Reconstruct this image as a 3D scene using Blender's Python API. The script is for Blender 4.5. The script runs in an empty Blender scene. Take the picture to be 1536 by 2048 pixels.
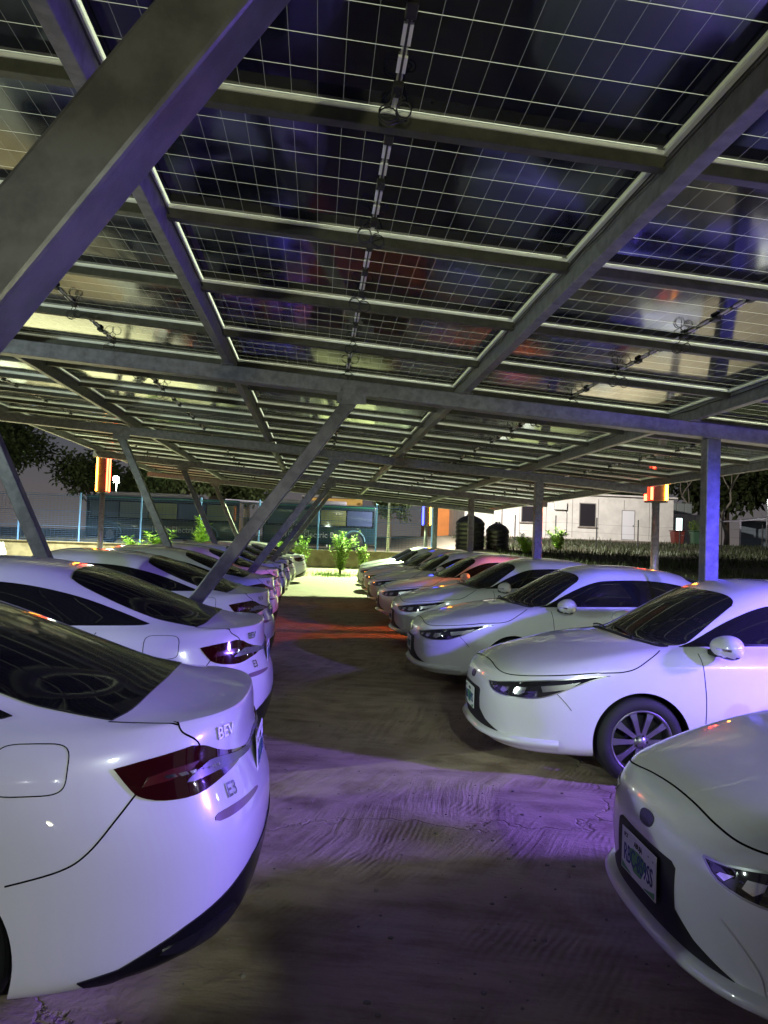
import bpy, bmesh, math, random
from mathutils import Vector, Matrix, Euler
from mathutils.bvhtree import BVHTree
from mathutils.geometry import delaunay_2d_cdt
SC = bpy.context.scene; COL = SC.collection
random.seed(7)
# ------------------------------------------------------------------ camera
cam_d = bpy.data.cameras.new('camera'); cam = bpy.data.objects.new('camera', cam_d); COL.objects.link(cam); SC.camera = cam
cam_d.sensor_fit = 'VERTICAL'; cam_d.sensor_height = 24; cam_d.lens = 24*1583/2048; cam_d.clip_end = 2000; cam_d.clip_start = .03
_r = Vector((.99589566, -.08336910, .03523392)); _u = Vector((-.03798338, -.03162591, .99877779)); _f = Vector((.08215290, .99601677, .03466274))
cam.matrix_world = Matrix(((_r.x, _u.x, -_f.x, 0), (_r.y, _u.y, -_f.y, 0), (_r.z, _u.z, -_f.z, 1.7), (0, 0, 0, 1)))
# ------------------------------------------------------------------ night sky
W_ = bpy.data.worlds.new('World'); SC.world = W_; W_.use_nodes = True
nt = W_.node_tree; bg = nt.nodes['Background']
tc = nt.nodes.new('ShaderNodeTexCoord'); sep = nt.nodes.new('ShaderNodeSeparateXYZ'); rp = nt.nodes.new('ShaderNodeValToRGB')
nt.links.new(tc.outputs['Generated'], sep.inputs[0]); nt.links.new(sep.outputs['Z'], rp.inputs[0]); nt.links.new(rp.outputs[0], bg.inputs[0])
e = rp.color_ramp.elements; e[0].position = 0.0; e[0].color = (.080, .068, .066, 1); e[1].position = .5; e[1].color = (.030, .030, .040, 1)
x_ = e.new(.10); x_.color = (.050, .051, .060, 1)
bg.inputs[1].default_value = 1.3
SC.view_settings.view_transform = 'Standard'; SC.view_settings.look = 'None'; SC.view_settings.exposure = .34; SC.view_settings.gamma = 1
SC.cycles.use_denoising = True; SC.cycles.max_bounces = 8; SC.cycles.diffuse_bounces = 3; SC.cycles.glossy_bounces = 5; SC.cycles.transmission_bounces = 4
SC.cycles.sample_clamp_indirect = 4; SC.cycles.sample_clamp_direct = 0; SC.cycles.caustics_reflective = False; SC.cycles.caustics_refractive = False
SC.cycles.use_light_tree = True; SC.cycles.blur_glossy = .3
# ------------------------------------------------------------------ lamps out of the picture that light the lot, plus added fills
def lamp(kind, name, loc, col, watts, size=.2, aim=None, spot=None, blend=.3, sy=None, parent=None):
    l = bpy.data.lights.new(name, kind); l.color = col; l.energy = watts
    if kind in ('POINT', 'SPOT'): l.shadow_soft_size = size
    if kind == 'AREA':
        l.size = size
        if sy: l.shape = 'RECTANGLE'; l.size_y = sy
    if kind == 'SPOT': l.spot_size = math.radians(spot); l.spot_blend = blend
    o = bpy.data.objects.new(name, l); COL.objects.link(o); o.location = loc
    if aim is not None: o.rotation_euler = (Vector(aim)-Vector(loc)).to_track_quat('-Z', 'Y').to_euler()
    if parent: o.parent = parent; o.matrix_parent_inverse = parent.matrix_world.inverted()
    return o
lamp('SPOT', 'flood_behind', (2.4, -4.9, 4.15), (.88, 1.0, .86), 640, .07, (0, 5, 0), 110, .3)
lamp('SPOT', 'low_roof_fill', (-.6, -5.5, .5), (1.0, 1.0, .60), 620, .10, (0.2, 0.6, 3.7), 56, .7)  # added upward fill that brightens the panel frames and purlins, no fixture
lamp('SPOT', 'violet_post_light', (6.45, 3.0, 2.62), (.23, .12, 1.0), 2150, .22, (0, 4.2, -.4), 80, .7)
lamp('SPOT', 'blue_post_light', (7.3, .2, 2.35), (.04, .04, 1.0), 2700, .05, (3.8, 8.6, .3), 34, .7)
lamp('SPOT', 'flood_far', (3.37, 38.0, 7.3), (.78, 1.0, .50), 26000, .12, (0, 30, 0), 150, .4)
lamp('SPOT', 'flood_yard', (9.5, 40.0, 8.0), (1, .93, .86), 17000, .15, (15, 54, 3), 150, .4)
lamp('SPOT', 'flood_left', (-10.5, 31.0, 7.0), (.90, 1.0, .66), 24000, .15, (-11, 31, 0), 120, .5)
lamp('SPOT', 'lavender_row_fill', (5.7, .4, 2.9), (.17, .11, 1.0), 3300, .08, (3.2, 13, -.2), 46, .7)  # added lavender fill for the sides of the right row, no fixture
lamp('SPOT', 'white_row_fill', (1.1, -.7, 3.05), (.82, 1.0, .86), 330, .08, (2.5, 14, -.2), 34, .8)  # added white fill for the middle cars of the right row, no fixture
lamp('SPOT', 'white_left', (-7.6, 2.5, 2.75), (.80, 1.0, .88), 800, .08, (2, 10, .8), 84, .6)
for _i, (_p, _c) in enumerate((((-3.2, -9, 3.0), (1, .95, .8)), ((.6, -13, 3.6), (.9, 1, .95)), ((6.5, -10, 2.9), (1, .9, .7)), ((9.8, 1.2, 2.7), (.8, .8, 1)), ((10.5, 6.0, 3.0), (.6, .7, 1)), ((-1.5, -16, 4.2), (1, 1, 1)), ((12, 11.5, 3.4), (.7, .8, 1)))):
    lamp('POINT', 'sparkle_light', _p, _c, 34, .035)  # small points added to put sparkling highlights on the car paint
lamp('SPOT', 'roof_flood', (11.5, 8.0, 9.0), (.95, 1.0, .76), 12000, .1, (3, 7, 3.4), 95, .7)
lamp('SPOT', 'roof_flood', (9.6, 24.0, 9.5), (.92, 1.0, .82), 16000, .1, (1, 20, 3.4), 110, .5)
lamp('SPOT', 'roof_flood', (-9.5, 18.0, 9.5), (.92, 1.0, .62), 9000, .1, (-2, 15, 3.6), 115, .5)
def tag(o, label=None, cat=None, group=None, kind=None):
    if label: o['label'] = label
    if cat: o['category'] = cat
    if group: o['group'] = group
    if kind: o['kind'] = kind
    return o
def empty(name, loc=(0, 0, 0), rz=0):
    o = bpy.data.objects.new(name, None); COL.objects.link(o); o.location = loc; o.rotation_euler = (0, 0, rz); o.empty_display_size = .2; return o
def mat(name, col, rough=.5, metal=0, spec=.5, coat=0, coatr=.03, emit=None, es=0, trans=0, alpha=1):
    m = bpy.data.materials.new(name); m.use_nodes = True; p = m.node_tree.nodes['Principled BSDF']
    c = tuple(col) if len(col) == 4 else (*col, 1)
    p.inputs['Base Color'].default_value = c; p.inputs['Roughness'].default_value = rough; p.inputs['Metallic'].default_value = metal
    p.inputs['Specular IOR Level'].default_value = spec; p.inputs['Coat Weight'].default_value = coat; p.inputs['Coat Roughness'].default_value = coatr
    if emit: p.inputs['Emission Color'].default_value = (*emit, 1); p.inputs['Emission Strength'].default_value = es
    if trans: p.inputs['Transmission Weight'].default_value = trans
    return m
def N(m, t, **kw):
    n = m.node_tree.nodes.new(t)
    for k, v in kw.items():
        if k in n.inputs.keys() if hasattr(n.inputs, 'keys') else False: n.inputs[k].default_value = v
        else: setattr(n, k, v)
    return n
def LK(m, a, b): m.node_tree.links.new(a, b)
def P(m): return m.node_tree.nodes['Principled BSDF']
def noise_mix(m, c1, c2, scale=5, detail=5, lo=.4, hi=.6, coord='Object', stretch=None, out='Base Color', rough=.6):
    tc = N(m, 'ShaderNodeTexCoord'); mp = N(m, 'ShaderNodeMapping'); nz = N(m, 'ShaderNodeTexNoise'); cr = N(m, 'ShaderNodeValToRGB')
    nz.inputs['Scale'].default_value = scale; nz.inputs['Detail'].default_value = detail; nz.inputs['Roughness'].default_value = rough
    if stretch: mp.inputs['Scale'].default_value = stretch
    cr.color_ramp.elements[0].position = lo; cr.color_ramp.elements[1].position = hi
    cr.color_ramp.elements[0].color = (*c1, 1); cr.color_ramp.elements[1].color = (*c2, 1)
    LK(m, tc.outputs[coord], mp.inputs[0]); LK(m, mp.outputs[0], nz.inputs['Vector']); LK(m, nz.outputs[0], cr.inputs[0])
    LK(m, cr.outputs[0], P(m).inputs[out]); return nz, cr
def bump(m, src, strength=.3, dist=.01):
    b = N(m, 'ShaderNodeBump'); b.inputs['Strength'].default_value = strength; b.inputs['Distance'].default_value = dist
    LK(m, src, b.inputs['Height']); LK(m, b.outputs[0], P(m).inputs['Normal']); return b
def car_mats():
    M = {}
    M['paint'] = mat('white_car_paint', (.74, .75, .76), .30, coat=1, coatr=.02, spec=.6)
    noise_mix(M['paint'], (.735, .745, .755), (.755, .765, .775), 3, 4)
    m = M['paint']; t_ = N(m, 'ShaderNodeTexCoord'); n_ = N(m, 'ShaderNodeTexNoise'); n_.inputs['Scale'].default_value = 7; n_.inputs['Detail'].default_value = 9; r_ = N(m, 'ShaderNodeMapRange'); r_.inputs[1].default_value = .42; r_.inputs[2].default_value = .68; r_.inputs[3].default_value = .015; r_.inputs[4].default_value = .16
    LK(m, t_.outputs['Object'], n_.inputs['Vector']); LK(m, n_.outputs[0], r_.inputs[0]); LK(m, r_.outputs[0], P(m).inputs['Coat Roughness'])
    M['black'] = mat('black_plastic', (.012, .012, .013), .55)
    M['gap'] = mat('gap_black', (.004, .004, .004), .9, spec=.1)
    M['trim_black'] = mat('gloss_black_trim', (.008, .008, .009), .22)
    M['glass_dark'] = mat('dark_rear_glass', (.006, .006, .007), .06, spec=.6)
    M['glass_side'] = mat('tinted_side_glass', (.010, .010, .011), .04, spec=.6)
    M['glass_front'] = mat('windscreen_glass', (.012, .013, .013), .03, spec=.7)
    M['rubber'] = mat('tyre_rubber', (.018, .018, .019), .75)
    M['alloy'] = mat('alloy', (.30, .30, .32), .35, metal=.9)
    M['chrome'] = mat('chrome', (.85, .85, .86), .12, metal=1)
    M['chrome_dull'] = mat('chrome_dull', (.35, .35, .36), .3, metal=1)
    M['chrome_dark'] = mat('dark_badge', (.06, .06, .07), .25, metal=.6)
    M['lamp_black'] = mat('lamp_housing', (.015, .015, .017), .06, coat=1, coatr=.01)
    M['grille'] = mat('grille_black', (.008, .008, .009), .6)
    M['tail_red'] = mat('tail_lamp_red', (.030, .002, .003), .08, coat=1, coatr=.02)
    M['tail_glow'] = mat('tail_lamp_insert', (.075, .005, .005), .25, coat=1)
    M['bar_grey'] = mat('light_bar_grey', (.20, .20, .22), .25, metal=.5)
    M['refl_strip'] = mat('rear_reflector', (.22, .14, .20), .2)
    M['plate'] = mat('plate_white', (.78, .82, .76), .45)
    M['plate_green'] = mat('plate_green', (.10, .36, .12), .5)
    M['plate_blue'] = mat('plate_blue', (.02, .05, .20), .5)
    M['plate_ink'] = mat('plate_ink', (.03, .03, .03), .5)
    return M
# ------------------------------------------------------------------ the sedan
def interp(tab, x):
    # smooth (monotone-ish) interpolation through (x, v) pairs
    if x <= tab[0][0]: return tab[0][1]
    if x >= tab[-1][0]: return tab[-1][1]
    for i in range(len(tab)-1):
        x0, v0 = tab[i]; x1, v1 = tab[i+1]
        if x0 <= x <= x1:
            def sl(j):
                if j <= 0 or j >= len(tab)-1: return 0.0
                a = (tab[j][1]-tab[j-1][1])/(tab[j][0]-tab[j-1][0]); b = (tab[j+1][1]-tab[j][1])/(tab[j+1][0]-tab[j][0])
                return 0.0 if a*b <= 0 else 2*a*b/(a+b)
            h = x1-x0; t = (x-x0)/h; m0 = sl(i)*h; m1 = sl(i+1)*h
            return (2*t**3-3*t**2+1)*v0+(t**3-2*t**2+t)*m0+(-2*t**3+3*t**2)*v1+(t**3-t**2)*m1
TH = [0, 10, 20, 29, 36, 41, 45, 49, 54, 61, 70, 80]
def ring_pts(xr, xf, b, nr, nf, bowr, bowf, ztab, crown=0.0):
    out = []
    def q(th, a, n, sgn, bow):
        c, s = math.cos(math.radians(th)), math.sin(math.radians(th))
        r = (abs(c)**n+abs(s)**n)**(-1/n)
        x = a*r*c; y = b*r*s
        yy = min(1, y/max(b, 1e-6))
        x -= bow*yy*yy*min(1, max(0, r*c))
        return sgn*x, y
    P = [q(t, xr, nr, -1, bowr) for t in TH]+[(0.0, b)]+[q(t, xf, nf, 1, bowf) for t in reversed(TH)]
    for x, y in P:
        out.append(Vector((x, y, interp(ztab, x)-crown*(y/0.9)**2)))
    return out
RINGS = [  # xr, xf, b, nr, nf, bowr, bowf, z table over x
 (1.2, 1.2, 0.0, 4, 4, 0, 0, [(0, .17)], 0),
 (1.9, 1.95, .45, 4, 4, 0, 0, [(0, .17)], 0),
 (2.03, 2.10, .74, 5, 4.9, .05, 0.068, [(-2.1, .22), (-1.7, .18), (1.7, .17), (2.1, .175)], 0),
 (2.17, 2.25, .845, 5.5, 4.9, .06, 0.088, [(-2.2, .23), (-1.7, .175), (1.7, .19), (2.2, .185)], 0),
 (2.27, 2.30, .884, 5.5, 4.9, .07, 0.095, [(-2.2, .28), (-1.6, .22), (1.6, .25), (2.2, .25)], 0),
 (2.315, 2.325, .893, 5.5, 4.9, .08, 0.102, [(-2.2, .39), (-1.6, .37), (1.6, .37), (2.2, .37)], 0),
 (2.335, 2.335, .896, 5.5, 4.9, .09, 0.102, [(-2.2, .53), (-1.5, .54), (1.6, .53), (2.2, .50)], 0),
 (2.330, 2.325, .893, 5.5, 4.9, .10, 0.109, [(-2.2, .665), (-1.5, .69), (1.5, .69), (2.2, .61)], 0),
 (2.270, 2.300, .888, 5.2, 4.9, .10, 0.116, [(-2.2, .79), (-1.5, .80), (0, .81), (1.5, .77), (2.2, .69)], 0),
 (2.245, 2.255, .878, 5.0, 4.9, .10, 0.122, [(-2.2, .90), (-1.5, .885), (0, .88), (1.4, .84), (2.2, .745)], 0),
 (2.245, 2.180, .855, 5.0, 4.9, .10, 0.136, [(-2.2, .985), (-1.5, .95), (0, .93), (1.3, .895), (2.15, .785)], 0),
 (2.235, 2.060, .815, 4.8, 4.9, .11, 0.136, [(-2.2, 1.035), (-1.5, .995), (0, .962), (1.3, .935), (2.05, .825)], 0),
 (2.100, 1.780, .785, 4.6, 4.4, .10, .16, [(-2.0, 1.035), (-1.4, 1.02), (0, .980), (1.2, .962), (1.8, .895)], 0),
 (1.940, 1.420, .765, 4.4, 4.6, .08, .14, [(-1.9, 1.066), (-1.3, 1.035), (0, .992), (1.0, .985), (1.45, .970)], 0),
 (1.800, 1.150, .750, 4.0, 4.6, .06, .14, [(-1.8, 1.098), (-1.2, 1.06), (0, 1.005), (.8, 1.0), (1.15, 1.012)], 0),
 (1.540, .960, .716, 3.6, 4.4, .06, .14, [(-1.5, 1.195), (-1.0, 1.150), (0, 1.12), (.8, 1.115), (1.0, 1.125)], 0),
 (1.190, .720, .665, 3.5, 4.2, .05, .12, [(-1.15, 1.325), (-.7, 1.278), (0, 1.255), (.5, 1.25), (.75, 1.26)], 0),
 (.870, .500, .605, 3.5, 4.0, .04, .10, [(-.85, 1.415), (-.5, 1.385), (0, 1.365), (.3, 1.362), (.5, 1.370)], 0),
 (.640, .340, .535, 3.6, 3.8, .03, .06, [(-.65, 1.450), (-.3, 1.432), (0, 1.425), (.34, 1.418)], 0),
 (.420, .200, .340, 3.4, 3.4, .02, .03, [(-.45, 1.470), (0, 1.467), (.2, 1.458)], 0),
 (.260, .060, .0, 3, 3, 0, 0, [(-.3, 1.478), (0, 1.478)], 0),
]
def build_body_mesh(mats):
    bm = bmesh.new(); rows = []
    for R in RINGS:
        half = ring_pts(*R)
        full = half+[Vector((p.x, -p.y, p.z)) for p in reversed(half[1:-1])]
        rows.append([bm.verts.new(p) for p in full])
    n = len(rows[0])
    cr = bm.edges.layers.float.new('crease_edge')
    for i in range(len(rows)-1):
        for j in range(n):
            k = (j+1) % n
            bm.faces.new((rows[i][j], rows[i][k], rows[i+1][k], rows[i+1][j]))
    bm.edges.ensure_lookup_table()
    for (ri, sel, c) in ((11, lambda x: x < -1.9, .8), (14, lambda x: True, .35), (4, lambda x: True, .3), (9, lambda x: x > -1.8, .35), (17, lambda x: x > .3 or x < -.7, .15)):
        for j in range(n):
            e = bm.edges.get((rows[ri][j], rows[ri][(j+1) % n]))
            if e and sel(rows[ri][j].co.x): e[cr] = c
    bmesh.ops.remove_doubles(bm, verts=bm.verts, dist=.0005)
    bmesh.ops.recalc_face_normals(bm, faces=bm.faces)
    for f in bm.faces: f.smooth = True
    me = bpy.data.meshes.new('body'); bm.to_mesh(me); bm.free()
    me.materials.append(mats['paint']); me.materials.append(mats['black'])
    o = bpy.data.objects.new('body_tmp', me); COL.objects.link(o)
    s = o.modifiers.new('s', 'SUBSURF'); s.levels = 3; s.render_levels = 3
    def ev():
        dg = bpy.context.evaluated_depsgraph_get(); dg.update()
        return bpy.data.meshes.new_from_object(o.evaluated_get(dg))
    smooth = ev()                       # uncut skin, used to lay the lamps and glass on
    for pl in smooth.polygons:
        if pl.center.z < .200 and (pl.center.x < 1.6): pl.material_index = 1
    bvh_bm = bmesh.new(); bvh_bm.from_mesh(smooth); bvh = BVHTree.FromBMesh(bvh_bm); bvh_bm.free()
    cut = bmesh.new()
    for ax in (1.26, -1.24):
        for sg in (1, -1):
            m = Matrix.Translation((ax, sg*.79, .318)) @ Matrix.Rotation(math.pi/2, 4, 'X')
            bmesh.ops.create_cone(cut, cap_ends=True, segments=72, radius1=.352, radius2=.352, depth=.42, matrix=m)
    cme = bpy.data.meshes.new('cut'); cut.to_mesh(cme); cut.free(); cme.materials.append(mats['black'])
    co = bpy.data.objects.new('cut', cme); COL.objects.link(co)
    o.modifiers.clear(); o.data = smooth
    b = o.modifiers.new('b', 'BOOLEAN'); b.operation = 'DIFFERENCE'; b.object = co; b.solver = 'EXACT'; b.material_mode = 'TRANSFER'
    final = ev()
    bpy.data.objects.remove(o); bpy.data.objects.remove(co)
    final.name = 'car_body'
    fb = bmesh.new(); fb.from_mesh(final)
    bmesh.ops.dissolve_degenerate(fb, edges=fb.edges, dist=.0004)
    for f in fb.faces: f.smooth = True
    for e in fb.edges:
        if len(e.link_faces) == 2 and (e.link_faces[0].material_index != e.link_faces[1].material_index or e.calc_face_angle(0) > .5): e.smooth = False
    fb.to_mesh(final); fb.free()
    return final, bvh
# guide outline for wrapping things round nose and tail: s = arc length from the rear centre along the left side
def guide(b=.88, xr=2.30, xf=2.30):
    P = []
    for k in range(0, 91):
        th = math.radians(k)
        for_n = 4.6
        c, s = math.cos(th), math.sin(th); r = (c**for_n+s**for_n)**(-1/for_n)
        P.append((-xr*r*c, b*r*s))
    for k in range(89, -1, -1):
        th = math.radians(k); c, s = math.cos(th), math.sin(th); r = (c**4.2+s**4.2)**(-1/4.2)
        P.append((xf*r*c, b*r*s))
    S = [0.0]
    for i in range(1, len(P)): S.append(S[-1]+math.hypot(P[i][0]-P[i-1][0], P[i][1]-P[i-1][1]))
    return P, S
GP, GS = guide()
def guide_at(s):
    sg = 1
    if s < 0: s = -s; sg = -1
    if s > GS[-1]: s = 2*GS[-1]-s; sg = -sg
    lo = 0
    while lo < len(GS)-2 and GS[lo+1] < s: lo += 1
    t = (s-GS[lo])/(GS[lo+1]-GS[lo]); a, b = GP[lo], GP[lo+1]
    x, y = a[0]+(b[0]-a[0])*t, a[1]+(b[1]-a[1])*t
    def tan(i):
        i = max(1, min(len(GP)-2, i)); return (GP[i+1][0]-GP[i-1][0], GP[i+1][1]-GP[i-1][1])
    t0, t1 = tan(lo), tan(lo+1); tx, ty = t0[0]*(1-t)+t1[0]*t, t0[1]*(1-t)+t1[1]*t
    l = math.hypot(tx, ty); nx, ny = -ty/l, tx/l
    return Vector((x, sg*y, 0)), Vector((nx, sg*ny, 0))
SEND = GS[-1]
def S_of_y_rear(y): # convenience: arc length at which the outline has this y near the tail
    for i in range(1, len(GP)):
        if GP[i][1] >= y and GP[i][0] < 0: return GS[i]
def wrap(bvh):      # (s, z) -> surface point, normal
    def f(s, z):
        p, n = guide_at(s); p = Vector((p.x, p.y, z))
        h = bvh.ray_cast(p+n*.5, -n, 1.2)
        if h[0] is None: return p, n
        return h[0], h[1]
    return f
def top(bvh):       # (x, y) -> from above
    def f(x, y):
        h = bvh.ray_cast(Vector((x, y, 3)), Vector((0, 0, -1)), 4)
        if h[0] is None: return Vector((x, y, 1)), Vector((0, 0, 1))
        return h[0], h[1]
    return f
def side(bvh, sg):  # (x, z) -> from the side
    def f(x, z):
        h = bvh.ray_cast(Vector((x, sg*2, z)), Vector((0, -sg, 0)), 3)
        if h[0] is None: return Vector((x, sg*.8, z)), Vector((0, sg, 0))
        return h[0], h[1]
    return f
def smooth_loop(pts, sub=5, corner=()):
    # closed Catmull-Rom through pts; indices in corner stay sharp
    out = []; n = len(pts)
    for i in range(n):
        p0, p1, p2, p3 = (Vector(pts[(i+d) % n]) for d in (-1, 0, 1, 2))
        if i in corner: p0 = p1+(p1-p2)*.5
        if (i+1) % n in corner: p3 = p2+(p2-p1)*.5
        for k in range(sub):
            t = k/sub
            out.append(.5*((2*p1)+(p2-p0)*t+(2*p0-5*p1+4*p2-p3)*t*t+(3*p1-p0-3*p2+p3)*t**3))
    return out
def densify(pts, d):
    out = []; n = len(pts)
    for i in range(n):
        a, b = Vector(pts[i]), Vector(pts[(i+1) % n]); k = max(1, int(math.ceil((b-a).length/d)))
        for j in range(k): out.append(a+(b-a)*(j/k))
    return out
def inset_loop(pts, d):
    n = len(pts); area = sum(pts[i][0]*pts[(i+1) % n][1]-pts[(i+1) % n][0]*pts[i][1] for i in range(n)); sg = 1 if area > 0 else -1
    out = []
    for i in range(n):
        a, b, c = Vector(pts[i-1]), Vector(pts[i]), Vector(pts[(i+1) % n])
        t = (b-a).normalized()+(c-b).normalized()
        if t.length < 1e-6: t = c-b
        t.normalize(); out.append(b+Vector((-t.y, t.x))*d*sg)
    return out
def patch(bm, loop, fn, off, grid=.03, skirt=.006, mat=0, thick=0.0):
    """lay a 2-D outline on the skin as a thin shell proud by off"""
    loop = densify(loop, grid*.7)
    n = len(loop); xs = [p.x for p in loop]; ys = [p.y for p in loop]
    def inside(x, y):
        c = False; j = n-1
        for i in range(n):
            if (ys[i] > y) != (ys[j] > y) and x < (xs[j]-xs[i])*(y-ys[i])/(ys[j]-ys[i])+xs[i]: c = not c
            j = i
        return c
    pts = [Vector((p.x, p.y)) for p in loop]
    gx = min(xs)+grid*.5
    while gx < max(xs):
        gy = min(ys)+grid*.5
        while gy < max(ys):
            if inside(gx, gy) and min((gx-p.x)**2+(gy-p.y)**2 for p in loop) > (grid*.4)**2: pts.append(Vector((gx, gy)))
            gy += grid
        gx += grid
    res = delaunay_2d_cdt(pts, [], [list(range(n))], 1, 1e-6)
    V, F = res[0], res[2]
    vs = []
    for p in V:
        q, nn = fn(p.x, p.y); vs.append((bm.verts.new(q+nn*off), nn, q))
    fs = []
    for f in F:
        if len(set(f)) < 3: continue
        try: fc = bm.faces.new([vs[i][0] for i in f])
        except ValueError: continue
        fc.normal_update()
        if fc.normal.dot(vs[f[0]][1]) < 0: fc.normal_flip()
        fc.smooth = True; fc.material_index = mat; fs.append(fc)
    if skirt:
        bd = [e for f in fs for e in f.edges if len([g for g in e.link_faces]) == 1]
        bd = list(set(bd)); nd = {v[0]: v for v in vs}; low = {}
        for e in bd:
            for v in e.verts:
                if v not in low:
                    low[v] = (bm.verts.new(v.co), bm.verts.new(nd[v][2]-nd[v][1]*skirt))
            a, b = e.verts
            fc = bm.faces.new((low[a][0], low[b][0], low[b][1], low[a][1])); fc.material_index = mat
    return fs
def seam(bm, pts, fn, w=.006, off=.0012, mat=0):
    """thin dark strip along a 2-D polyline"""
    P = []
    for i in range(len(pts)-1):
        a, b = Vector(pts[i]), Vector(pts[i+1]); k = max(1, int((b-a).length/.025))
        for j in range(k): P.append(a+(b-a)*j/k)
    P.append(Vector(pts[-1])); prev = None
    Q = [fn(p.x, p.y) for p in P]
    for i, (q, nn) in enumerate(Q):
        t = (Q[min(i+1, len(Q)-1)][0]-Q[max(i-1, 0)][0]).normalized(); s = nn.cross(t).normalized()*w/2
        a, b = bm.verts.new(q+nn*off-s), bm.verts.new(q+nn*off+s)
        if prev:
            f = bm.faces.new((prev[0], a, b, prev[1])); f.material_index = mat; f.smooth = True
        prev = (a, b)
def curve2(pts, sub=6):
    out = []; n = len(pts)
    for i in range(n-1):
        p0, p1, p2, p3 = Vector(pts[max(i-1, 0)]), Vector(pts[i]), Vector(pts[i+1]), Vector(pts[min(i+2, n-1)])
        for k in range(sub):
            t = k/sub; out.append(.5*((2*p1)+(p2-p0)*t+(2*p0-5*p1+4*p2-p3)*t*t+(3*p1-p0-3*p2+p3)*t**3))
    out.append(Vector(pts[-1])); return out
def s_near(x, y):
    best, bs = 9e9, 0
    for i, (a, b) in enumerate(GP):
        d = (a-x)**2+(b-abs(y))**2
        if d < best: best, bs = d, GS[i]
    return bs if y >= 0 else -bs
def R_(y): # arc position at the tail for a given y
    a = abs(y); s = 0
    for i in range(1, len(GP)):
        if GP[i][1] >= a: s = GS[i-1]+(a-GP[i-1][1])/(GP[i][1]-GP[i-1][1])*(GS[i]-GS[i-1]); break
    return s if y >= 0 else -s
def F_(y): # same at the nose (left side returns < SEND, right side > SEND)
    a = abs(y); s = SEND
    for i in range(len(GP)-2, 0, -1):
        if GP[i][1] >= a:
            s = GS[i]+(GP[i][1]-a)/(GP[i][1]-GP[i+1][1])*(GS[i+1]-GS[i]); break
    return s if y >= 0 else 2*SEND-s
def X_(x): # arc position on the left flank for a given x
    for i in range(1, len(GP)):
        if GP[i][0] >= x: return GS[i-1]+(x-GP[i-1][0])/(GP[i][0]-GP[i-1][0])*(GS[i]-GS[i-1])
    return SEND
def mirror_s(pts, front): # right-hand copy of an (s, z) outline
    return [((2*SEND-s) if front else -s, z) for s, z in pts]
def text_mesh(txt, size, mat, ext=.0015, bold=.0):
    c = bpy.data.curves.new('txt', 'FONT'); c.body = txt; c.size = size; c.extrude = ext; c.align_x = 'CENTER'; c.align_y = 'CENTER'; c.offset = bold
    c.resolution_u = 3
    o = bpy.data.objects.new('txt', c); COL.objects.link(o)
    dg = bpy.context.evaluated_depsgraph_get(); dg.update()
    me = bpy.data.meshes.new_from_object(o.evaluated_get(dg)); bpy.data.objects.remove(o)
    me.materials.clear(); me.materials.append(mat); return me
def mesh_obj(name, bm, mats, parent=None, loc=None):
    me = bpy.data.meshes.new(name); bm.normal_update(); bm.to_mesh(me); bm.free()
    for m in (mats if isinstance(mats, (list, tuple)) else [mats]): me.materials.append(m)
    o = bpy.data.objects.new(name, me); COL.objects.link(o)
    if parent: o.parent = parent
    if loc: o.location = loc
    return o
def bevel_box(bm, c, s, r=.01, seg=2, rot=None, mat=0):
    t = bmesh.new(); bmesh.ops.create_cube(t, size=1); bmesh.ops.scale(t, vec=s, verts=t.verts)
    if r: bmesh.ops.bevel(t, geom=list(t.edges), offset=r, segments=seg, affect='EDGES', profile=.5)
    M = Matrix.Translation(c)
    if rot is not None: M = M @ (rot if isinstance(rot, Matrix) else Euler(rot).to_matrix().to_4x4())
    bmesh.ops.transform(t, matrix=M, verts=t.verts)
    for f in t.faces: f.material_index = mat
    me = bpy.data.meshes.new('t'); t.to_mesh(me); t.free(); bm.from_mesh(me); bpy.data.meshes.remove(me)
def tube(bm, pts, r, seg=8, mat=0, cap=True, taper=None):
    prev = None; n = len(pts)
    for i, p in enumerate(pts):
        p = Vector(p); t = (Vector(pts[min(i+1, n-1)])-Vector(pts[max(i-1, 0)])).normalized()
        a = t.orthogonal().normalized() if prev is None else (prev[1]-t*prev[1].dot(t)).normalized()
        b = t.cross(a); rr = r if taper is None else taper[i]
        ring = [bm.verts.new(p+(a*math.cos(2*math.pi*k/seg)+b*math.sin(2*math.pi*k/seg))*rr) for k in range(seg)]
        if prev:
            for k in range(seg):
                f = bm.faces.new((prev[0][k], prev[0][(k+1) % seg], ring[(k+1) % seg], ring[k])); f.smooth = True; f.material_index = mat
        elif cap: bm.faces.new(list(reversed(ring))).material_index = mat
        prev = (ring, a)
    if cap: bm.faces.new(prev[0]).material_index = mat
def lathe(bm, prof, seg=48, axis='Y', mat=0, smooth=True, loc=(0, 0, 0), closed=False):
    rows = []
    for r, h in prof:
        row = []
        for k in range(seg):
            a = 2*math.pi*k/seg; x, z = r*math.cos(a), r*math.sin(a)
            v = {'Y': Vector((x, h, z)), 'Z': Vector((x, z, h))}[axis]+Vector(loc)
            row.append(bm.verts.new(v))
        rows.append(row)
    for i in range(len(rows)-1+(1 if closed else 0)):
        A, B = rows[i], rows[(i+1) % len(rows)]
        for k in range(seg):
            f = bm.faces.new((A[k], A[(k+1) % seg], B[(k+1) % seg], B[k])); f.smooth = smooth; f.material_index = mat
    return rows
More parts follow.
